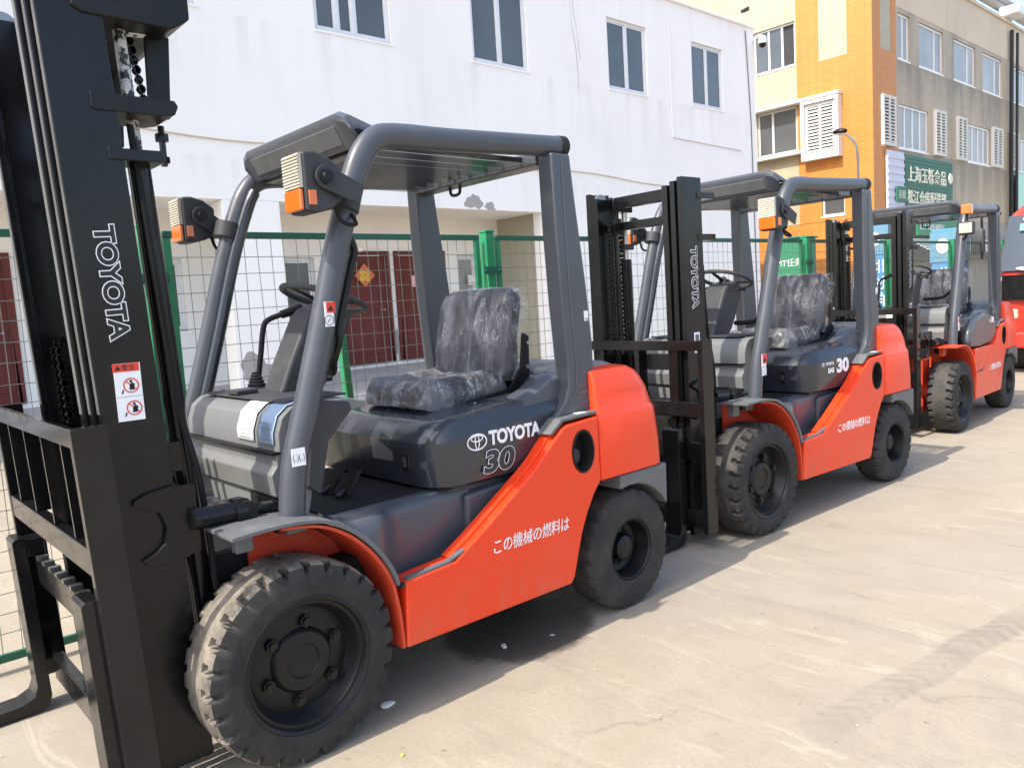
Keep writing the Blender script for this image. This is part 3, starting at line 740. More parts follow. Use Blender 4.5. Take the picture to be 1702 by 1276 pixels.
def chain(t, path, name='chain', w=.018, pitch=.028):
    """leaf chain along a polyline, one mesh"""
    b = B(); P = [Vector(p) for p in path]; L = 0; acc = [0]
    for a, c in zip(P, P[1:]): acc.append(acc[-1]+(c-a).length)
    k = 0
    while k*pitch < acc[-1]:
        d = k*pitch; i = max(j for j in range(len(acc)-1) if acc[j] <= d)
        f = (P[i+1]-P[i]).normalized(); c = P[i]+f*(d-acc[i]); r = Vector((1, 0, 0)); u = r.cross(f)
        ww = w if k % 2 else w*.6
        for sgn in (-1, 1):
            q = c+r*(sgn*ww*.5)
            b.tube([q-r*.0025, q+r*.0025], .0125, 8)
            b.obox(q, r, f, u, .005, pitch*.9, .013)
        b.tube([c-r*(w*.62), c+r*(w*.62)], .006, 6)
        k += 1
    return b.build(name, 'black_paint', t)

def seat(t, cy=.0):
    def cushion(b, hw, y0, y1, z0, z1, crown, bulge=.0, nu=14, nv=10):
        pass
    # cushion: lofted along y, channelled across x
    def slab(pts_fn, nx=25, ns=14):
        """closed slab: pts_fn(u,v) top surface and bottom"""
    b = B(); secs = []
    N_ = 16
    def chan(u): return .010*abs(math.sin(u*PI*2.5))**.5
    for i in range(N_+1):
        v = i/N_; y = .80+.47*v
        e = min(v, 1-v)*2; edge = max(0, 1-(e*6))**2
        top = 1.168+.012*v-.030*edge-.02*math.sin(v*PI)*.6; bot = 1.060+.010*edge
        sec = []
        M = 20
        for k in range(M+1):
            u = -1+2*k/M; x = .247*u*(1-.06*edge)
            ze = max(0, (abs(u)-.78)/.22)
            sec.append((x, y, top+chan(u)*(1-ze)+.028*math.exp(-((abs(u)-.80)/.14)**2)-.045*ze**2.5))
        for k in range(M+1):
            u = 1-2*k/M; sec.append((.24*u*(1-.06*edge), y, bot))
        secs.append(sec)
    b.loft(secs); cu = b.build('seat_cushion', 'seat_vinyl', t, ang=50)
    b = B(); secs = []
    for i in range(N_+1):
        v = i/N_; z = 1.145+.425*v; yc = 1.262+.085*v**1.3
        e = max(0, (v-.82)/.18); hw = .262*(1-.22*e**2.2)*(1-.10*max(0, (.25-v)/.25)**2)
        th = .085*(1-.5*e**2)
        sec = []; M = 20
        for k in range(M+1):
            u = -1+2*k/M; ze = max(0, (abs(u)-.75)/.25)
            sec.append((hw*u, yc-th*.5-chan(u)*(1-ze)-.02*(abs(u)**2)*.6+.030*ze**2.2+.012*math.cos(u*1.5)*0, z))
        for k in range(M+1):
            u = 1-2*k/M; sec.append((hw*u, yc+th*.45, z))
        secs.append(sec)
    b.loft(secs); bk = b.build('backrest', 'seat_vinyl', t, ang=50)
    # crinkled clear wrap over both cushions
    for src, nm in ((cu, 'plastic_wrap'), (bk, 'plastic_wrap')):
        bm = bmesh.new(); bm.from_mesh(src.data)
        bmesh.ops.triangulate(bm, faces=[f for f in bm.faces if len(f.verts) > 4])
        bmesh.ops.subdivide_edges(bm, edges=bm.edges[:], cuts=2, use_grid_fill=True)
        bm.normal_update()
        for v in bm.verts:
            p = v.co
            q = noise.fractal(Vector((p.x*30, p.y*14, p.z*9)), .8, 2.1, 4)
            v.co = p+v.normal*(.006+.0028*q)
            if src is bk and p.x > .17: v.co += Vector((.012*max(0, q)+.018*max(0, (p.z-1.30)*3)*max(0, 1-(p.z-1.3)*2.2), .012*q, 0))
        bb = B(); bb.bm.free(); bb.bm = bm; bb.build(nm, 'plastic_wrap', src, ang=60)
    # loose film: a flap off the backrest's outer top corner and one off the cushion's front corner
    def flap(P, du, dv, nu, nv, par, seed):
        b = B(); rows = []
        for i in range(nu+1):
            row = []
            for j in range(nv+1):
                p = Vector(P)+Vector(du)*(i/nu)+Vector(dv)*(j/nv)
                q = noise.fractal(p*22+Vector((seed, 0, 0)), .8, 2., 3)
                row.append(p+Vector((.010*q*(i/nu+.3), .030*q*(i/nu), .016*noise.noise(p*31)*(i/nu))))
            rows.append(row)
        b.loft(rows, False, False); b.build('loose_film', 'plastic_wrap', par, ang=25)
    flap((.22, 1.315, 1.33), (.085, .03, .02), (-.015, .035, .225), 8, 16, bk, 1)
    flap((.18, 1.335, 1.55), (.07, .02, .010), (-.34, .0, .025), 4, 20, bk, 5)
    flap((-.22, .80, 1.13), (-.06, -.085, -.05), (.10, -.01, -.02), 8, 8, cu, 3)
    flap((-.235, .795, 1.095), (-.005, -.022, -.020), (.47, .0, .005), 3, 26, cu, 9)
    # side hinge bracket with bolts, on both sides
    for s in (-1, 1):
        b = B(); b.prism([(1.0, 1.048), (1.30, 1.052), (1.375, 1.10), (1.388, 1.34), (1.350, 1.36), (1.325, 1.19), (1.25, 1.11), (1.0, 1.085)], s*.276-.006, s*.276+.006); h = b.build('seat_bracket', 'black_satin', t, bev=.002)
        for y, z in ((1.03, 1.065), (1.14, 1.068), (1.25, 1.072), (1.36, 1.20), (1.37, 1.31)):
            b = B(); b.cyl((s*.28, y, z), (s*.293, y, z), .010, 8); b.build('bolt', 'chrome', h)
    b = B(); b.box(-.2, .2, .86, 1.22, 1.035, 1.058); b.build('seat_rail', 'black_satin', t)
    b = B(); b.box(-.22, .22, 1.345, 1.372, 1.12, 1.50); b.build('back_plate', 'black_satin', t, bev=.01)

def lamp_combo(t, x, y, z, s, clamp):
    """headlamp with indicator; lens looks -y; s = side the bracket is seen on"""
    b = B(); b.loft([[(x+dx*w, y+d, z+dz*h) for dx, dz in ((-1, -1), (1, -1), (1, 1), (-1, 1))] for d, w, h in ((.0, .061, .097), (.045, .063, .099), (.10, .054, .086), (.155, .032, .055))])
    lb = b.build('headlamp', 'dark_plastic', t, bev=.012)
    pr = [(y-.0005, z-.020)]
    for k in range(11): zz = z-.020+.1015*k/10*.99; pr += [(y-.016, zz), (y-.011, zz+.0088)]
    pr += [(y-.0005, z+.092)]
    b = B(); b.prism(pr, x-.055, x+.055); b.build('lens', 'clear_lens', lb)
    b = B(); b.box(x-.055, x+.055, y-.016, y-.0005, z-.092, z-.022); b.build('indicator_lens', 'amber_lens', lb, bev=.006)
    b = B(); b.box(x+.0605, x+.0665, y+.012, y+.040, z-.075, z-.028); b.build('side_marker', 'amber_lens', lb, bev=.002)
    # bracket with round pivot
    bx = x+.067
    c = Vector((bx, y+.075, z+.015)); e = Vector((bx-.015, clamp[1], clamp[2])); d = (e-c).normalized(); u = Vector((1, 0, 0)).cross(d)
    P = []
    for k in range(9):
        a = PI/2+PI*k/8; P.append(c+d*(.040*math.cos(a))+u*(.040*math.sin(a)))
    P += [e-u*.035, e+u*.035]
    b = B(); n = len(P); vs = [b.bm.verts.new(p) for p in P]; f = b.bm.faces.new(vs)
    r = bmesh.ops.extrude_face_region(b.bm, geom=[f])
    for g in r['geom']:
        if isinstance(g, bmesh.types.BMVert): g.co += Vector((.007, 0, 0))
    br = b.build('lamp_bracket', 'dark_plastic', t, bev=.003)
    b = B(); b.lathe([(.024, 0), (.024, .008), (.016, .008), (.014, .012), (.001, .012)], (bx+.007, c.y, c.z), 18); b.build('pivot_bolt', 'black_satin', br)
    b = B(); b.tube([(clamp[0], clamp[1]-.01, clamp[2]-.035), (clamp[0], clamp[1]+.01, clamp[2]+.03)], .056, 18); b.build('clamp', 'dark_plastic', br)
    b = B(); b.tube(bez([(x+.02, y+.13, z-.06), (x+.02, y+.15, z-.12), (x+.03, y+.20, z-.13), (clamp[0], clamp[1]+.01, z-.07)], 6), .007, 6); b.build('lamp_cable', 'chassis_black', br)

def steering(t, ox=-.03):
    # column cowling
    b = B(); b.prism([(.235, 1.19), (.43, 1.19), (.47, 1.24), (.575, 1.44), (.60, 1.50), (.52, 1.555), (.42, 1.53), (.385, 1.49), (.30, 1.33)], ox-.085, ox+.085)
    b.build('steering_column', 'dark_plastic', t, bev=.02)
    b = B(); b.box(ox-.05, ox+.05, .36, .5, 1.22, 1.30); b.build('column_switch', 'black_satin', t, bev=.01)
    c = Vector((ox, .515, 1.565)); ax = Vector((0, -.33, 1)).normalized() * 1; ax = Vector((0, .36, 1)).normalized()
    r = Vector((1, 0, 0)); u = ax.cross(r)
    ring = [c+r*(.175*math.cos(2*PI*k/40))+u*(.175*math.sin(2*PI*k/40)) for k in range(40)]
    b = B(); b.tube(ring, .0135, 8, True); sw = b.build('steering_wheel', 'dark_plastic', t)
    b = B(); b.tube([c-ax*.05, c-ax*.005], [.05, .036], 16); b.build('wheel_hub', 'black_satin', sw)
    for a in (.5, 2.6, 4.7):
        b = B(); b.tube([c-ax*.02, c+(r*math.cos(a)+u*math.sin(a))*.172], [.014, .010], 8, sx=1.4, sy=.6); b.build('spoke', 'black_satin', sw)
    k = c+(r*math.cos(2.3)+u*math.sin(2.3))*.16
    b = B(); b.cyl(k, k+ax*.03, .010, 8); b.sphere(k+ax*.045, .022, n=12); b.build('spinner_knob', 'black_satin', sw)
    for s, dz in ((-1, 0), (1, -.02)):
        b = B(); b.tube([c-ax*.07, c-ax*.07+Vector((s*.15, .02, .01+dz))], [.008, .006], 8); b.sphere(c-ax*.07+Vector((s*.15, .02, .01+dz)), .014, n=10); b.build('column_lever', 'black_satin', t)
    # long direction lever seen far side
    b = B(); b.tube(bez([(-.30, .31, 1.215), (-.30, .335, 1.34), (-.30, .36, 1.46), (-.29, .385, 1.492), (-.26, .45, 1.515), (-.25, .50, 1.53)], 6), .012, 10); lv = b.build('hydraulic_lever', 'black_satin', t)
    b = B(); b.tube([(-.27, .43, 1.508), (-.245, .52, 1.535)], [.018, .022], 10); b.build('lever_knob', 'black_satin', lv)
    b = B()
    for k in range(6): b.lathe([(.052-.006*k, 1.192+.013*k), (.040-.005*k, 1.199+.013*k), (.048-.006*k, 1.205+.013*k)], (-.30, .305, 0), 18, 'z')
    b.build('lever_boot', 'dark_plastic', lv)

def combo_logo(t, org, w, mat):
    """ellipse emblem on a +x face, centre org, full width w"""
    def ring(cy, cz, ry, rz, th, lift):
        b = B(); b.prism(circ(cy, cz, ry, 32, rz), org[0]+lift, org[0]+lift+.0008, 'x', [circ(cy, cz, ry-th, 32, rz-th)]); return b
    h = w*.66/2; r = w/2
    o = ring(org[1], org[2], r, h, w*.055, .0012).build('emblem', mat, t)
    ring(org[1], org[2]+h*.42, r*.62, h*.42, w*.045, .0014).build('emblem_ring', mat, t)
    ring(org[1], org[2]+h*.02, r*.24, h*.93, w*.045, .0016).build('emblem_ring', mat, t)

def outline_text(t, body, org, right, up, size, fg, bgm, sx=1., w=.012, base=.0, space=1., shear=0.):
    o = text('lettering', body, org, right, up, size, fg, t, sx=sx, off=base+w, ext=.0003, lift=.0010, space=space, shear=shear)
    text('lettering_infill', body, org, right, up, size, bgm, t, sx=sx, off=base, ext=.0004, lift=.0016, space=space, shear=shear)

def forklift(label, loc, rz, tilt=0., mast_h=2.15, cx=(-.5, .5), near=False, logo='side', old=False, lamp=True, forkx=None, cy=0.):
    t = thing('forklift', label, 'forklift', (loc[0], loc[1], 0), rz, 'forklifts parked in a row')
    SK = 'orange_paint'; HD = 'slate_paint'; GR = 'grey_paint'
    RF = .34; RR = .2874; WB = 1.71
    # ---------------- wheels
    for s in (1, -1):
        wheel(t, s*.60, 0, RF, .235, .232, s, True, lugs=27, mat='rubber_tread' if near else ('rubber_tread_clean'), smooth=False, depth=.026)
        wheel(t, s*.572, WB, RR, .19, .150, s, False, lugs=26, mat='rubber_tread_clean', smooth=near)
    b = B(); b.tube([(-.5, 0, RF), (.5, 0, RF)], .10, 12); b.box(-.30, .30, -.20, .22, .2, .70); b.build('front_axle', 'orange_inner' if old else 'chassis_black', t)
    b = B(); b.box(-.46, .46, WB-.06, WB+.06, .2, .36); b.build('rear_axle', 'chassis_black', t)
    b = B(); b.box(-.43, .43, .18, 1.44, .20, .60); b.box(-.34, .34, 1.44, 1.90, .22, .70); b.build('chassis', 'chassis_black', t)
    # ---------------- orange side skirts
    top = [(p.x, p.y) for p in bez([(.632, .526, 0), (.757, .597, 0), (.915, .696, 0), (1.083, .802, 0), (1.173, .880, 0), (1.255, .945, 0)], 4)]
    arch = [(1.485, .672), (1.44, .625), (1.39, .55), (1.345, .46), (1.315, .37), (1.285, .28), (1.262, .252)]
    poly = [(.387, .262), (.404, .512)]+top+[(1.285, .957), (1.485, .968)]+arch
    for s in (1, -1):
        a, c = (.505, .602) if s > 0 else (-.602, -.505)
        b = B(); b.prism(poly, a, c, 'x', [circ(1.378, .826, .068, 28, .094)])
        sk = b.build('side_skirt', SK, t, bev=.012, seg=3)
        b = B(); b.prism(circ(1.378, .826, .0675, 28, .0935), s*.507, s*.530, 'x'); b.build('filler_recess', 'chassis_black', sk)
        b = B(); b.prism(circ(1.378, .826, .0705, 28, .0965), s*.532, s*.6045, 'x', [circ(1.378, .826, .063, 28, .089)]); b.build('filler_ring', 'chassis_black', sk)
        b = B(); b.lathe([(.035, 0), (.035, s*.03), (.02, s*.036), (.001, s*.036)], (s*.531, 1.365, .80), 16); b.build('fuel_cap', 'dark_plastic', sk)
        # raised inner strip following the slope
        tp = [(y-.006, z+.010) for y, z in top]; lo = [(y+.002, z-.004) for y, z in top]
        b = B(); b.prism(lo+tp[::-1], s*.515, s*.567); b.build('skirt_trim', SK, t, bev=.003)
        b = B(); b.prism([(1.20, .925), (1.27, .972), (1.487, .980), (1.487, .994), (1.26, .988), (1.18, .930)], s*.45, s*.594); b.build('shoulder_cap', 'mid_grey', t, bev=.004)
        if s > 0:
            plate('shoulder_label', (.57, 1.40, .9935), (0, 1, 0), (-1, 0, 0), .055, .035, 'white_decal', t)
    # ---------------- step / floor body
    b = B(); b.prism([(.375, .765), (.66, .757), (1.42, .80), (1.42, .50), (.76, .515), (.60, .505), (.40, .49), (.385, .30)], -.44, .44); b.build('floor_body', GR, t, bev=.012)
    b = B(); b.prism([(-.02, .80), (.20, .772), (.374, .765), (.374, .50), (-.02, .50)], -.31, .31); b.build('front_floor', GR, t, bev=.008)
    def fz(y):            # height of the fender skin at y
        F = [(.12, .808), (.21, .755), (.29, .675), (.345, .590), (.372, .520), (.40, .507), (2, .507)]
        for (y0_, z0_), (y1_, z1_) in zip(F, F[1:]):
            if y <= y1_: return z0_+(z1_-z0_)*max(0, (y-y0_)/(y1_-y0_))
    for s in (1, -1):
        secs = []
        for y, xo in ((.165, .603), (.20, .602), (.24, .600), (.28, .595), (.32, .583), (.35, .565), (.38, .537), (.41, .512), (.45, .490), (.50, .474), (.56, .462), (.63, .455), (.72, .452), (.84, .450)):
            zb = fz(y)+.002; zt = max(.770, zb+.012)
            secs.append([(s*x, y, z) for x, z in ((.30, zt), (xo-.05, zt), (xo-.022, zt-.006), (xo-.006, max(zb+.004, zt-.022)), (xo, max(zb+.003, zt-.05)), (xo+.004, zb), (.30, zb))])
        b = B(); b.loft(secs); b.build('step_side', GR, t, ang=40)
    b = B(); b.box(-.38, .40, .16, .64, .768, .776); b.build('floor_mat', 'chassis_black', t, bev=.003)
    for s in (1, -1):
        b = B(); b.prism([(.385, .488), (.405, .505), (.62, .517), (.70, .54), (.70, .52), (.405, .488)], s*.44, s*.592); st = b.build('step', 'dark_plastic', t, bev=.003)
        b = B(); b.prism([(.41, .5125), (.60, .523), (.68, .552), (.685, .559), (.60, .532), (.41, .5205)], s*.570, s*.598); b.build('step_edge', 'mid_grey', st)
        # moulded bulge on the side of the step well
        b = B(); b.prism([(.80, .735), (1.34, .76), (1.34, .60), (.80, .53)], s*.441, s*.480); b.build('well_panel', GR, t, bev=.022, seg=4)
    # ---------------- fenders
    FP = [(-.225, .832), (-.10, .838), (.02, .832), (.12, .808), (.21, .755), (.29, .675), (.345, .590), (.372, .520)]
    fp = [(p.x, p.y) for p in bez([(y, z, 0) for y, z in FP], 4)]
    for s in (1, -1):
        th = .014
        b = B(); b.prism(fp+[(y-.010 if y > .1 else y, z-th) for y, z in fp[::-1]], s*.34, s*.612); b.build('fender', SK if old else 'mid_grey', t, bev=.003)
        fl = [(y-.013, z-.018) for y, z in fp if y > -.06]+[(.375, .40), (.383, .27)]
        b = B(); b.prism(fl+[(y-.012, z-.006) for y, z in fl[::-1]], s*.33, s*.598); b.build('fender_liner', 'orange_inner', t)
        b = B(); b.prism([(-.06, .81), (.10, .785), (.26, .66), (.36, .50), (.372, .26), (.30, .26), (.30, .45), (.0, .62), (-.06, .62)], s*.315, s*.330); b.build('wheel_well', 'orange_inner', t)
        b = B(); b.box(*sorted((s*.43, s*.475)), -.16, -.10, .735, .820); b.build('fender_bracket', 'mid_grey' if not old else 'orange_inner', t, bev=.006)
    # ---------------- engine hood
    secs = [rrect(.455, .70, 1.42, .762, .05, 5, .10), rrect(.497, .645, 1.44, .785, .05, 5, .13), rrect(.512, .632, 1.45, .86, .05, 5, .14), rrect(.516, .630, 1.45, .965, .05, 5, .14),
            rrect(.505, .642, 1.45, .985, .05, 5, .14), rrect(.478, .678, 1.45, 1.025, .05, 5, .13), rrect(.462, .70, 1.45, 1.038, .05, 5, .12), rrect(.43, .735, 1.45, 1.043, .05, 5, .11)]
    b = B(); b.loft(secs)
    def lift(v):
        if v.z > .95: v.z += .060*max(0, (v.y-.70)/.7)
        return v
    b.xf(lift); hd = b.build('engine_hood', HD, t, ang=24)
    b = B(); b.box(-.30, .30, .63, .6295, .86, .87)
    b.bm.free(); b = B(); b.prism(circ(.585, 0, .1, 4), 0, .1); b.bm.free()
    b = B(); b.box(.30, .345, .622, .634, .845, .925); la = b.build('hood_latch', 'black_satin', hd, bev=.006)
    b = B(); b.box(.312, .333, .612, .6215, .865, .905); b.build('latch_handle', 'dark_plastic', la, bev=.003)
    b = B(); b.prism([(1.18, 1.06), (1.28, 1.085), (1.36, 1.145), (1.44, 1.178), (1.44, 1.00), (1.18, 1.00)], -.44, .44); b.build('hood_rear', HD, t, bev=.03, seg=3)
    for s in (1, -1):
        b = B(); b.loft([[(s*x, y, z) for x, z in ((.35, z0), (.44, z0+.012), (.485, z0-.02), (.49, z0-.10), (.35, z0-.1))] for y, z0 in ((1.14, 1.075), (1.24, 1.11), (1.32, 1.155), (1.40, 1.165))]); b.build('hood_shoulder', GR, t, ang=50)
    b = B(); b.loft([rrect(.44, 1.40, 1.80, 1.12, .05, 4), rrect(.44, 1.40, 1.80, 1.176, .05, 4), rrect(.42, 1.42, 1.77, 1.190, .05, 4)]); b.build('radiator_cover', 'mid_grey', t, ang=40)
    # ---------------- counterweight
    cs = []
    for z, hwid, yr, r in ((.668, .592, 1.982, .10), (.675, .602, 1.992, .11), (.80, .604, 1.990, .12), (.955, .600, 1.976, .13), (.966, .597, 1.970, .13), (.980, .591, 1.962, .13), (1.06, .586, 1.935, .13), (1.11, .581, 1.90, .13), (1.145, .574, 1.865, .13), (1.166, .560, 1.825, .12), (1.174, .53, 1.78, .11)):
        cs.append(rrect(hwid, 1.492, yr, z, r, 6, .022))
    b = B(); b.loft(cs); b.build('counterweight', SK, t, ang=20)
    b = B(); b.loft([rrect(.56, 1.80, 1.95, .30, .05, 4), rrect(.585, 1.76, 1.968, .34, .06, 4), rrect(.592, 1.72, 1.985, .664, .06, 4)])
    def cut(v):
        d = math.hypot(v.y-WB, v.z-RR)
        return v
    b.bm.free(); b = B()
    ar = [(WB+.318*math.cos(a), RR+.318*math.sin(a)) for a in [math.radians(q) for q in (32, 44, 56, 68, 80, 92, 104)]]
    pl = [(1.982, .50), (1.986, .664), (ar[-1][0], .664)]+ar[::-1]
    for s in (1, -1):
        b = B(); b.prism(pl, s*.33, s*.590); b.build('rear_fender', 'mid_grey', t, bev=.008)
    b = B(); b.box(-.325, .325, 1.86, 1.965, .30, .66); b.build('lower_counterweight', 'mid_grey', t, bev=.01)
    b = B(); b.box(-.40, .40, 1.30, 1.95, .665, .70); b.build('wheel_arch', 'chassis_black', t)
    # ---------------- overhead guard
    PX = .495
    fr = [(.03, .80), (.06, 1.0), (.125, 1.20), (.205, 1.45), (.30, 1.76), (.375, 1.96), (.425, 2.06), (.485, 2.118), (.58, 2.137), (.80, 2.142), (1.15, 2.156), (1.43, 2.168)]
    pth = bez([(0, y, z) for y, z in fr], 5)
    for s in (1, -1):
        b = B(); b.tube([(s*PX, p.y, p.z) for p in pth], .0425, 16, sx=.92, sy=1.08); g = b.build('guard_tube', GR, t, ang=60)
        b = B(); b.tube([(s*(PX-.040), p.y+.022, p.z) for p in pth if 1.1 < p.z < 2.06], .026, 10); b.build('guard_channel', 'slate_paint', g, ang=60)
        b = B(); b.cyl((s*PX, 1.425, 2.168), (s*PX, 1.46, 2.169), .047, 16); b.build('end_cap', 'black_satin', g)
        rp = [(1.335, 2.13), (1.338, 1.80), (1.350, 1.5), (1.368, 1.22), (1.372, 1.12), (1.345, 1.05), (1.275, .985), (1.30, .980), (1.538, .990), (1.538, 1.3), (1.518, 1.55), (1.47, 1.95), (1.452, 2.13)]
        x0, x1 = sorted((s*.455, s*.545)); b = B(); b.prism(rp, x0, x1); rpil = b.build('rear_pillar', GR, t, bev=.016, seg=3)
        b = B(); b.prism([(y+.034 if i < 7 else y-.03, z) for i, (y, z) in enumerate(rp) if .98 < z < 2.14], s*.546, s*.5465); b.bm.free()
        for dz in (.035, .075, .11):
            b = B(); b.box(*sorted((s*.5455, s*.549)), 1.42, 1.530, 1.00+dz, 1.004+dz); b.build('pillar_rib', 'mid_grey', rpil)
        b = B(); b.tube([(s*.5465, 1.395, 2.1), (s*.5465, 1.395, 1.75), (s*.5465, 1.405, 1.45), (s*.5465, 1.42, 1.2), (s*.5465, 1.41, 1.09), (s*.5465, 1.36, 1.03)], .0035, 6); b.build('pillar_groove', GR, rpil)
    # roof: front visor, rear header, slats and smoked sheet
    vp = ((.445, 2.098), (.392, 2.195), (.392, 2.220), (.415, 2.232), (.53, 2.190), (.53, 2.160), (.425, 2.205), (.408, 2.195), (.458, 2.104))
    b = B(); b.loft([[(x, y+.02*q, 2.10+(z-2.10)*(1-.45*q)) for y, z in vp] for x, q in ((-.452, 1), (-.43, .35), (-.38, 0), (0, 0), (.38, 0), (.43, .35), (.452, 1))]); b.build('visor', GR, t, bev=.003)
    b = B(); b.obox((0, .4155, 2.1495), (1, 0, 0), (0, -.0475, .0875), (0, .0875, .0475), .72, .072, .006); b.build('visor_panel', 'mid_grey', t, bev=.002)
    b = B(); b.box(-.45, .45, 1.33, 1.44, 2.09, 2.15); b.build('rear_header', GR, t, bev=.01)
    b = B(); b.box(-.452, .452, .50, .56, 2.10, 2.15); b.build('front_header', GR, t, bev=.008)
    for k in range(7):
        x = -.36+.12*k; b = B(); b.obox((x, .945, 2.125), (0, 1, 0), (.25, 0, 1), (1, 0, -.25), .765, .024, .012); b.build('roof_bar', 'slate_paint', t)
    b = B(); b.loft([[(x, y, 2.098+.008*math.cos(x*3.2)+.002*math.sin(y*9)) for y in [.53+.0725*j for j in range(12)]] for x in [-.44+.08*i for i in range(12)]], False, False)
    b.build('roof_sheet', 'smoke_sheet', t)
    b = B(); b.tube(bez([(-.2, 1.36, 2.09), (-.19, 1.36, 2.05), (-.13, 1.36, 2.05), (-.12, 1.36, 2.09)], 6), .008, 6); b.build('roof_hook', 'black_satin', t)
    # ---------------- cowl (dash)
    cp = [(.045, .74), (.03, .86), (.035, .872), (.012, .885), (.004, .96), (.028, .990), (.030, 1.030), (.040, 1.036), (.042, 1.10), (.062, 1.155), (.10, 1.185), (.15, 1.193), (.33, 1.19), (.40, 1.17), (.40, 1.15), (.22, 1.13), (.16, .90), (.12, .74)]
    b = B(); b.prism(cp, -.425, .425); cw = b.build('cowl', 'cowl_grey', t, bev=.006)
    b = B(); b.box(-.426, .426, .012, .045, 1.028, 1.0385); b.build('cowl_groove', 'black_satin', cw)
    b = B(); b.prism([(.10, 1.196), (.36, 1.196), (.36, 1.203), (.12, 1.203)], -.36, .36); b.build('dash_top', 'dark_plastic', cw, bev=.003)
    for s in (1, -1):
        b = B(); b.prism([(.125, .90), (.165, 1.15), (.205, 1.200), (.318, 1.178), (.325, 1.148), (.268, 1.095), (.222, 1.05), (.175, .862)], s*.428, s*.450); b.build('cowl_side', 'dark_plastic', cw, bev=.006)
    b = B(); b.box(-.15, -.05, .11, .2, 1.204, 1.222); b.build('fuse_cover', 'dark_plastic', cw, bev=.005)
    b = B(); b.prism([(.02, .75), (.02, .875), (.12, .9), (.12, .75)], .20, .40); b.build('cowl_recess', 'chassis_black', t)
    fu = Vector((0, .020, .055)).normalized(); fu2 = Vector((0, .038, .030)).normalized()
    def cowl_paper(nm, x0, x1, m):
        pr = [(.0375, 1.06), (.0385, 1.10), (.060, 1.1585), (.098, 1.1895), (.145, 1.1975)]
        b = B(); b.loft([[(x, y-.0035, z+.001) for y, z in pr]+[(x, y-.0020, z) for y, z in pr[::-1]] for x in (x0, x1)]); return b.build(nm, m, cw, ang=60)
    if near:
        pw = cowl_paper('instruction_sheet', .10, .24, 'white_decal'); cowl_paper('instruction_sheet', .285, .40, 'blue_decal')
        for k in range(11): plate('print_line', (.3425, .0340, 1.075+.0062*k), (1, 0, 0), fu if k > 99 else YU, .085-.01*(k % 3), .0018, 'slate_decal', cw, .0008)
        for k in range(4): plate('print_line', (.17+.004*k, .0340, 1.07+.014*k), (1, 0, 0), YU, .09, .0015, 'slate_decal', cw, .0008)
    else:
        cowl_paper('instruction_sheet', -.12, .0, 'white_decal')
    # ---------------- controls
    steering(t)
    b = B(); b.tube(bez([(.455, .350, 1.80), (.45, .385, 1.73), (.445, .368, 1.66), (.44, .305, 1.46), (.44, .298, 1.40), (.39, .30, 1.33), (.30, .34, 1.28), (.12, .40, 1.27)], 6), .016, 10); b.build('grab_handle', 'black_satin', t)
    for x in (.1, .22):
        b = B(); b.obox((x, .42, .83), (1, 0, 0), (0, .6, .8), (0, -.8, .6), .07, .11, .012); b.tube([(x, .44, .82), (x, .36, .78)], .01, 6); b.build('pedal', 'black_satin', t)
    seat(t)
    # ---------------- lamps
    if not old:
        lamp_combo(t, .562, .118, 1.930, 1, (.50, .335, 1.895))
        lamp_combo(t, -.60, .15, 1.945, -1, (-.50, .325, 1.895))
    else:
        for x in (.585, -.60):
            b = B(); b.loft([[(x+dx*w, .16+d, 1.93+dz*h) for dx, dz in ((-1, -1), (1, -1), (1, 1), (-1, 1))] for d, w, h in ((-.04, .066, .058), (.0, .070, .062), (.05, .058, .05), (.08, .03, .028))])
            lb = b.build('headlamp', 'dark_plastic', t, bev=.014, seg=3)
            b = B(); b.box(x-.056, x+.056, .108, .1195, 1.93-.047, 1.93+.047); b.build('lens', 'clear_lens', lb, bev=.008, seg=3)
            b = B(); b.tube([(x, .17, 1.88), (x*.93, .25, 1.84), (.49 if x > 0 else -.49, .33, 1.84)], .012, 8); b.build('lamp_bracket', 'black_satin', lb)
            b = B(); b.box(x-.045, x+.045, .12, .20, 2.06, 2.155); b.build('indicator_lamp', 'amber_lens', t, bev=.012)
            b = B(); b.cyl((x, .16, 2.0), (x, .16, 2.06), .012, 8); b.build('indicator_stem', 'black_satin', t)
    # ---------------- mast
    def M(v): return Vector((v.x-(.13 if old else 0), v.y-tilt*v.z, v.z))
    y0, y1 = (-.443, -.263) if near else (-.455, -.275)
    mt = thing('mast', None, None); attach(mt, t)
    def mb(b, *a, **k): b.xf(M); return b.build(*a, **k)
    H = mast_h
    for s in (1, -1):
        q = lambda a, c: sorted((s*a, s*c))
        # three nested channels: web outside, flanges inwards
        for nm, xo, xi, dz, dy in (('outer_rail', .380, .346, 0, 0), ('middle_rail', .338, .304, -.02, -.014), ('inner_rail', .296, .258, -.04, -.028)):
            w_ = .016
            b = B(); b.prism([(s*xo, y0+dy), (s*xo, y1+dy*.4), (s*xi, y1+dy*.4), (s*xi, y1+dy*.4-.022), (s*(xo-w_), y1+dy*.4-.030), (s*(xo-w_), y0+dy+.030), (s*xi, y0+dy+.022), (s*xi, y0+dy)], .06-dz, H+dz, 'z')
            ro = mb(b, nm, 'black_paint', mt, bev=.003)
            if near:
                b = B(); b.box(*q(xi+.004, xo-.004), y0+dy-.0012, y0+dy-.0002, 1.24, H+dz-.01); mb(b, 'rail_edge', 'sunlit_worn_steel', mt)  # thin pale strip paints the sunlit look of the rail front
        b = B(); b.cyl((s*.285, y1+.07, .12), (s*.285, y1+.07, (2.01 if near else H-.42)), .034, 16); mb(b, 'lift_cylinder', 'black_paint', mt)
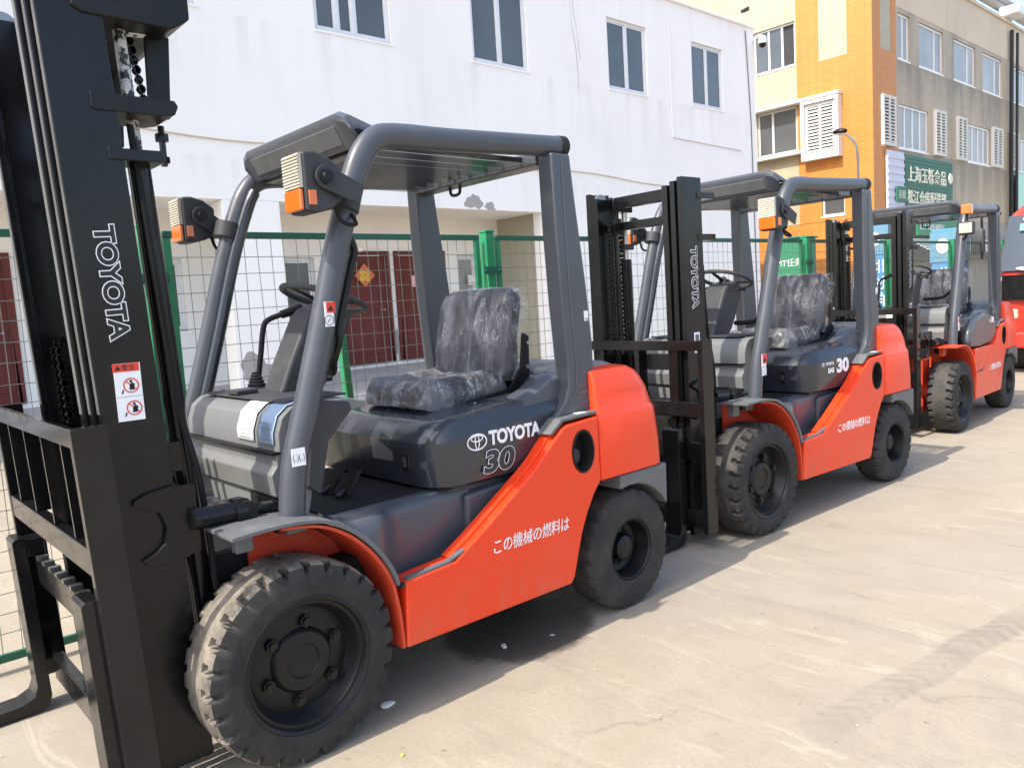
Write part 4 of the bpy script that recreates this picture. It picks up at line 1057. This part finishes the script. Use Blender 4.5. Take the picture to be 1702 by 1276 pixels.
        b = B(); b.cyl((s*.285, y1+.07, (2.0 if near else H-.44)), (s*.285, y1+.07, H-.04), .019, 12); mb(b, 'lift_rod', 'flaked_rod' if near else 'rod_chrome', mt)
        for z in ((2.02,) if near else (H-.10, H-.34)):
            b = B(); b.box(*q(.255, .386), y1-.045, y1+.12, z-.018, z+.018); mb(b, 'cylinder_clamp', 'black_paint', mt, bev=.004)
        b = B(); b.tube(bez([(s*.335, y1+.045, H-.5), (s*.34, y1+.06, 1.3), (s*.36, y1+.09, .98), (s*.34, y1+.10, .6)], 5), .011, 8); mb(b, 'hose', 'chassis_black', mt)
        b = B(); b.lathe([(.03, -.012), (.045, -.012), (.045, .012), (.03, .012)], (s*.312, y0+.06, H-.05), 18); mb(b, 'rail_roller', 'steel', mt)
        # tilt cylinder bracket with curved hook, and the cylinder
        hk = [(-.432, .960), (-.40, .975), (-.315, .988), (-.245, .980), (-.245, .76), (-.275, .755), (-.30, .745), (-.36, .742), (-.415, .752), (-.425, .768), (-.385, .785), (-.355, .81), (-.345, .86), (-.362, .91), (-.395, .925), (-.435, .945)]
        b = B(); b.prism([(y+.02*0, z) for y, z in hk], s*.384, s*.402); b.build('tilt_bracket', 'black_paint', mt, bev=.002)
        b = B(); b.cyl((s*.41, -.27, .87), (s*.41, -.08, .862), .036, 16); b.cyl((s*.375, -.10, .862), (s*.452, -.10, .862), .038, 16); b.lathe([(.048, -.005), (.05, .02), (.038, .05)], (s*.41, -.13, .862), 16, 'y'); b.cyl((s*.41, -.07, .86), (s*.41, .10, .85), .020, 10); b.build('tilt_cylinder', 'black_paint', mt)
    for z0, z1, ya, yb in ((.10, .24, y1+.004, y1+.05), (1.02, 1.12, y1+.004, y1+.05)):
        b = B(); b.box(-.349, .349, ya, yb, z0, z1); mb(b, 'crossmember', 'black_paint', mt, bev=.004)
    if near:
        b = B(); b.prism([(-.45, 2.435), (-.42, 2.420), (-.165, 2.415), (-.105, 2.455), (-.105, 2.60), (-.45, 2.60)], -.39, .39)
        b.build('top_crossmember', 'black_satin', mt, bev=.008)
        tg = plate('mast_tag', (.28, -.24, 2.4145), (0, 1, .07), (-1, 0, 0), .05, .03, 'white_decal', mt, .004); text('tag_number', '8', (.273, -.25, 2.4115), (0, 1, .07), (1, 0, 0), .028, 'black_decal', mt, ext=.001)
        for s in (1, -1):
            b = B(); b.prism([(-.215, 2.17), (-.150, 2.17), (-.130, 2.43), (-.205, 2.43)], s*.24, s*.262); b.build('mast_strut', 'black_satin', mt, bev=.003)
            b = B(); b.prism([(-.425, 2.197), (-.425, 2.150), (-.41, 2.145), (-.22, 2.145), (-.18, 2.153), (-.168, 2.180), (-.178, 2.197)], s*.20, s*.386); b.build('cylinder_bracket', 'black_satin', mt, bev=.004)
            b = B(); b.cyl((s*.23, -.175, 2.02), (s*.23, -.175, 2.15), .011, 8); b.tube([(s*.23, -.175, 2.10), (s*.23, -.175, 2.125)], .021, 6); b.tube([(s*.23, -.175, 2.03), (s*.23, -.175, 2.05)], .019, 6); b.build('anchor_bolt', 'black_paint', mt)
            chain(mt, [(s*.23, -.245, 2.41), (s*.23, -.215, 2.19)], pitch=.03)
    else:
        b = B(); b.box(-.265, .265, y1-.05, y1+.01, H-.10, H-.03); b.box(-.265, .265, y1-.05, y1+.01, H-.24, H-.19); mb(b, 'top_crossmember', 'black_paint', mt, bev=.005)
    # free-lift cylinder, pulley and chains
    zc = 1.42 if near else H-.22
    xs = (-.16, -.09) if near else (-.20,)
    yc = y0+.07
    b = B(); b.cyl((xs[0]-.09, yc+.06, .15), (xs[0]-.09, yc+.06, zc), .04, 16); mb(b, 'free_lift_cylinder', 'black_paint', mt)
    for x in xs:
        b = B(); b.lathe([(.02, -.014), (.052, -.014), (.044, -.008), (.044, .008), (.052, .014), (.02, .014)], (x, yc, zc), 24); mb(b, 'chain_pulley', 'black_paint', mt, ang=40)
        ar = [(x, yc-.052*math.cos(a), zc+.052*math.sin(a)) for a in [PI*k/10 for k in range(11)]]
        p = [(x, yc-.052, .62)]+ar+[(x, yc+.052, .8)]
        chain(mt, [M(Vector(v)) for v in p], pitch=.028)
    # ---------------- carriage, load backrest, forks
    ca = thing('carriage', None, None); attach(ca, t)
    def cb(b, *a, **k): b.xf(M); return b.build(*a, **k)
    xa, xb = cx
    yf = -.545+cy
    b = B(); b.box(xa+.036, xb-.036, yf-.010, yf+.012, 1.163, 1.220); cb(b, 'backrest_rail', 'black_gloss', ca, bev=.003)
    b = B(); b.box(xa+.036, xb-.036, yf-.010, yf+.030, .780, .865); cb(b, 'backrest_rail', 'black_gloss', ca, bev=.003)
    for x in (xa, xb-.035):
        b = B(); b.prism([(yf-.012, .10), (yf-.012, 1.222), (yf+.085, 1.222), (yf+.085, .62), (yf+.085, .10)], x, x+.035); cb(b, 'backrest_post', 'black_gloss', ca, bev=.003)
    n = 4 if near else 3
    for k in range(n):
        x = xa+(xb-xa)*(k+.75)/(n+.5); b = B(); b.box(x, x+.014 if near else x+.035, yf-.004, yf+.07, .866, 1.162); cb(b, 'backrest_bar', 'black_gloss', ca)
    b = B(); b.box(max(xa, -.55), xb-.04, yf+.016, yf+.055, .52, .625); cb(b, 'carriage_bar', 'black_gloss', ca, bev=.004)
    b = B(); b.box(max(xa, -.55), xb-.04, yf+.016, yf+.055, .12, .225); cb(b, 'carriage_bar', 'black_gloss', ca, bev=.004)
    for k in range(9):
        x = max(xa, -.5)+.1*k
        if x < xb-.06:
            b = B(); b.box(x, x+.028, yf+.0125, yf+.05, .6255, .640); cb(b, 'locking_notch', 'steel', ca)
    for x in (-.25, .21):
        b = B(); b.box(x, x+.04, yf+.056, yf+.15, .14, .72); cb(b, 'carriage_upright', 'black_gloss', ca, bev=.004)
    for i, x in enumerate(forkx or (-.36, .24)):
        Y = yf-.052
        sh = [(Y, .70), (Y+.010, .71), (Y+.045, .71), (Y+.045, .06), (Y+.03, .025), (Y-.02, .012), (Y-1.07, .012), (Y-1.08, .018), (Y-.06, .055), (Y-.015, .075), (Y, .11)]
        if not near: sh = [(Y, .70), (Y+.010, .71), (Y+.045, .71), (Y+.045, .06), (Y+.03, .025), (Y-.02, .012), (Y-.62, .012), (Y-.63, .018), (Y-.06, .055), (Y-.015, .075), (Y, .11)]
        b = B(); b.prism(sh, x, x+.12); cb(b, 'fork', 'black_gloss', ca, bev=.006)
        b = B(); b.box(x+.012, x+.108, Y+.046, Y+.11, .63, .70); cb(b, 'fork_hook', 'black_gloss', ca, bev=.005)
    # ---------------- lettering and labels
    fx = .3812 - (.0 if not old else .0)
    yt = (y0+y1)/2
    a0 = M(Vector((fx, yt-(.027 if near else .028), 1.805 if near else 1.755))); dn = Vector((0, tilt, -1))
    if near: outline_text(mt, 'TOYOTA', a0, dn, (0, 1, tilt), .078, 'white_decal', 'black_decal', sx=1.10, w=.0030, base=.0022, space=.94)
    else: outline_text(mt, 'TOYOTA', a0, dn, (0, 1, tilt), .080, 'white_decal', 'black_decal', sx=1.10, w=.0034, base=.0012, space=.95)
    zc_ = 1.30 if near else 1.20
    c0 = M(Vector((fx+.0008, yt+.0, zc_))); rt = (0, 1, tilt*0); upv = Vector((0, -tilt, 1))
    lb = plate('warning_label', c0, rt, upv, .078 if near else .05, .178 if near else .12, 'white_decal', mt, .0012)
    if near:
        plate('label_header', c0+upv*.076+Vector((.0010, 0, 0)), rt, upv, .0775, .0255, 'red_decal', mt, .0010)
        text('label_text', '▲警告', c0+upv*.069+Vector((.0017, -.033, 0)), rt, upv, .019, 'black_decal', mt, space=1.15, ext=.0002)
        for dz in (.020, -.050):
            o = c0+upv*dz+Vector((.0012, .008, 0))
            b = B(); b.prism(circ(o.y, o.z, .023, 28), o.x, o.x+.0008, 'x', [circ(o.y, o.z, .0195, 28)]); rg = b.build('prohibition_ring', 'red_decal', mt)
            b = B(); b.obox(o+Vector((.0003, 0, 0)), (0, .7, -.7), (0, .7, .7), (1, 0, 0), .042, .0032, .0006); b.build('prohibition_bar', 'red_decal', mt)
            b = B(); b.prism([(o.y-.006, o.z-.014), (o.y+.008, o.z-.014), (o.y+.011, o.z+.004), (o.y+.003, o.z+.010), (o.y-.004, o.z+.002)], o.x+.0001, o.x+.0006); b.build('figure_pictogram', 'black_decal', mt)
            b = B(); b.prism(circ(o.y, o.z+.013, .0042, 12), o.x+.0001, o.x+.0006); b.build('figure_pictogram', 'black_decal', mt)
            b = B(); b.prism([(o.y-.030, o.z-.026), (o.y-.024, o.z-.022), (o.y-.022, o.z-.012), (o.y-.026, o.z-.012), (o.y-.028, o.z-.020)], o.x, o.x+.0006); b.build('hook_pictogram', 'black_decal', mt)
        plate('label_rule', c0+upv*(-.014)+Vector((.0008, 0, 0)), rt, upv, .074, .001, 'black_decal', mt, .0006)
    else:
        for dz in (.027, -.027): plate('pictogram', c0+upv*dz+Vector((.0008, 0, 0)), rt, upv, .034, .04, 'mid_grey', mt, .0008)
    # pillar stickers, wrapped flat on the outer side of the tube
    def pillar_label(y, z, wd, ht, head):
        p = Vector((PX+.0445, y, z)); u = Vector((0, .33, 1)) if z > 1.2 else Vector((0, .2, 1))
        l = plate('pillar_label', p, XR, u, wd, ht, 'white_decal', t, .002)
        if head: plate('label_header', p+u.normalized()*(ht*.28)+Vector((.0012, 0, 0)), XR, u, wd, ht*.44, 'red_decal', l, .001); text('label_text', '▲', p+u.normalized()*(ht*.14)+Vector((.002, -wd*.3, 0)), XR, u, ht*.3, 'black_decal', l, ext=.0002); text('label_text', '⊘', p-u.normalized()*(ht*.38)+Vector((.002, -wd*.3, 0)), XR, u, ht*.3, 'black_decal', l, ext=.0002)
        else: text('label_text', '(..)(..)', p+Vector((.0014, -wd*.44, -ht*.2)), XR, u, ht*.55, 'black_decal', l, sx=.62, ext=.0002)
    if near:
        pillar_label(.215, 1.50, .034, .085, True); pillar_label(.055, 1.03, .05, .06, False)
    else: pillar_label(.07, 1.03, .045, .13, True)
    lb = plate('pillar_label', (.5465, 1.50, 1.42), XR, (0, -.06, 1), .026, .045, 'white_decal', t, .002); text('label_text', '103', (.5478, 1.489, 1.40), XR, YU, .016, 'black_decal', lb, ext=.0002)
    # skirt text
    text('skirt_lettering', 'この機械の燃料は', (.6028, .815, .505), XR, YU, .066, 'white_decal', t, sx=.86, off=.0, shear=.14, lift=.0006, space=.96)
    hx = .5165
    if logo == 'side':
        combo_logo(hd, (hx, .845, .948), .105, 'white_decal')
        text('hood_lettering', 'TOYOTA', (hx+.0008, .910, .926), XR, YU, .080, 'white_decal', hd, sx=.90, off=.0032, lift=.0006, space=.95)
        outline_text(hd, '30', (hx+.0008, .865, .815), XR, YU, .122, 'white_decal', 'slate_decal', sx=1.38, w=.0022, base=.0048, shear=.18, space=.97)
    elif logo == 'sas':
        combo_logo(hd, (hx, .80, .955), .040, 'white_decal')
        text('hood_lettering', 'TOYOTA', (hx+.0008, .832, .948), XR, YU, .026, 'white_decal', hd, off=.0008, lift=.0006)
        text('hood_lettering', 'SAS', (hx+.0008, .86, .895), XR, YU, .045, 'white_decal', hd, sx=1.1, off=.0022, lift=.0006)
        text('hood_lettering', '30', (hx+.0008, .975, .890), XR, YU, .125, 'white_decal', hd, sx=1.3, off=.006, lift=.0006)
    if old:
        b = B(); b.loft([[(x, y, z) for y, z in zip((.24, .28, .42, .75, 1.05, 1.16, 1.18, 1.0, .6, .28), (.84, .95, 1.05, 1.10, 1.06, .98, .84, .78, .76, .78))] for x in (.50, .585)])
        sp = b.build('side_cover', GR, t, bev=.04, seg=4)
        text('hood_lettering', '▪30', (.5868, .90, .985), XR, YU, .085, 'white_decal', sp, sx=1.2, off=.003)
        b = B(); b.prism([(.38, .52), (.39, .76), (1.2, .76), (1.25, .66), (.75, .55)], .50, .596); b.build('upper_skirt', SK, t, bev=.008)
    return t

forklift('nearest forklift, orange and dark grey, with two forks and plastic-wrapped seat', (0, 0), 0, tilt=.041, mast_h=2.62, cx=(-.70, .50), near=True, forkx=(-.66, .345))
forklift('middle forklift in the row, orange skirt, white SAS 30 mark on its hood', (-.1008, 3.1296), -.0414, tilt=0, mast_h=2.15, cx=(-.50, .52), logo='sas', cy=.05)
forklift('farthest forklift in the row, with boxy headlamp and amber lamp on the guard', (-.33, 7.02), .045, tilt=0, mast_h=2.12, cx=(-.52, .50), logo=None, old=True)

# ------------------------------------------------------------------ red truck at the right edge
t = thing('red_truck', 'red cab-over truck with big dark windscreen behind the farthest forklift', 'truck', (.02, 12.0, 0))
def rr2(hw, y0, y1, z, r): return rrect(hw, y0, y1, z, r, 5, r*1.4)
b = B(); b.loft([rr2(.98, .06, 1.9, .45, .12), rr2(1.02, .0, 1.9, .55, .16), rr2(1.03, -.01, 1.9, 1.0, .18), rr2(1.02, .02, 1.9, 1.45, .2), rr2(.97, .18, 1.9, 2.0, .24), rr2(.92, .32, 1.85, 2.34, .26), rr2(.82, .46, 1.8, 2.46, .26), rr2(.65, .62, 1.7, 2.49, .2)]); cab = b.build('cab', 'red_cab_paint', t, ang=30)
def front_pt(u, z):
    """point on the cab front slightly proud, u=-1..1"""
    k = max(0, (z-1.45)/.9); y = .02+.30*k if z > 1.45 else 0.
    x = u*(.93-.07*k); return (x, y-.075+.22*max(0, abs(u)-.55)**1.6, z)
b = B(); b.loft([[front_pt(-1+.1*i, z) for i in range(21)] for z in (1.50, 1.6, 1.75, 1.9, 2.05, 2.2, 2.30)], False, False); ws = b.build('windscreen', 'cab_glass', t, ang=60)
b = B(); b.loft([[front_pt(-.98+.098*i, z) for i in range(21)] for z in (1.08, 1.15, 1.3, 1.44)], False, False); b.xf(lambda v: Vector((v.x, v.y-.012, v.z))); b.build('black_panel', 'black_paint', t, ang=60)
for x in (-.55, .15):
    b = B(); b.tube([(x, -.09, 1.50), (x-.12, -.085, 1.535), (x+.55, -.06, 1.57)], .010, 6); b.build('wiper', 'alu_white', t)
plate('screen_sticker', (-.62, .145, 2.12), (1, 0, 0), (0, .32, 1), .14, .11, 'ad_cyan', ws, .004); 
b = B(); b.prism(circ(0, 0, .06, 18, .035), 0, .004, 'z'); b.xf(lambda v: Vector((v.x-.6, (.19)+v.y*.3, 2.24+v.y))); b.build('screen_sticker', 'white_decal', ws)
for s in (-1, 1):
    b = B(); b.box(*sorted((s*.72, s*1.0)), -.04, .06, 1.28, 1.36) if False else b.box(*sorted((s*.66, s*1.035)), -.035, .20, .80, .95); b.build('headlamp', 'clear_lens', t, bev=.03)
    b = B(); b.box(*sorted((s*.90, s*1.045)), .02, .25, 1.30, 1.40); b.build('corner_lamp', 'sign_cream', t, bev=.02)
    b = B(); b.tube(bez([(s*.93, .12, 2.34), (s*1.05, .0, 2.40), (s*1.12, -.06, 2.30), (s*1.12, -.06, 2.2), (s*1.12, -.06, 1.7)], 5), .018, 8); m = b.build('mirror_arm', 'black_satin', t)
    b = B(); b.loft([rrect(.09*q, -.05*q, .05*q, z, .03*q) for z, q in ((1.78, .7), (1.81, 1), (2.12, 1), (2.15, .7))]); b.xf(lambda v: Vector((v.x+s*1.17, v.y-.07, v.z))); b.build('mirror', 'dark_plastic', m)
b = B(); b.box(-1.03, 1.03, -.08, .3, .38, .62); b.build('bumper', 'red_cab_paint', t, bev=.04)
b = B(); b.box(-.5, .5, 1.95, 6.0, .5, .75); b.build('chassis', 'chassis_black', t)
b = B(); b.box(-1.0, 1.0, 2.05, 6.0, .8, 2.1); b.build('cargo_bed', 'red_cab_paint', t, bev=.02)
for x in (.95, -.95):
    for yy in (.85, 4.6): wheel(t, x, yy, .40, .24, .22, 1 if x > 0 else -1, True, mat='rubber_tread_clean')

# ------------------------------------------------------------------ small litter on the concrete
def pebble(i, x, y, r, mat, lab):
    b = B(); b.sphere((0, 0, r*.3), r, (1, .7, .35), 8); b.xf(lambda v: v+Vector((noise.noise(v*40+Vector((i, 0, 0)))*r*.5, noise.noise(v*35+Vector((0, i, 0)))*r*.5, 0)))
    o = b.build('litter_scrap', mat, ang=20); o.location = (x, y, .0); o.rotation_euler = (0, 0, i*1.3); tag(o, lab, 'litter', 'small scraps on the concrete')
pebble(1, .47, .36, .028, 'paper', 'pale scrap on the shaded concrete behind the nearest front wheel')
pebble(2, .42, 1.0, .020, 'paper', 'pale chip lying in the dark wet stain')
pebble(3, .50, 1.22, .012, 'bare_plaster', 'grey chip lying in the dark wet stain')
pebble(4, .79, .21, .012, 'yellow_plastic', 'tiny yellow scrap on the sunlit concrete')
for i in range(5, 60):
    b = None
n = 420; b = B(); r3 = random.Random(5)
for i in range(n):
    x, y, s = r3.uniform(.65, 4.5), r3.uniform(-.3, 9), r3.uniform(.0015, .006)
    a = r3.uniform(0, 6.3); b.add([(x+s*math.cos(a+k*2.1)*(1+.5*(k == 1)), y+s*math.sin(a+k*2.1), .001) for k in range(3)]+[(x, y, s*.8)], [(0, 1, 3), (1, 2, 3), (2, 0, 3)])
o = b.build('grit', 'bare_plaster'); tag(o, 'fine grit scattered over the sunlit concrete', 'grit', None, 'stuff')
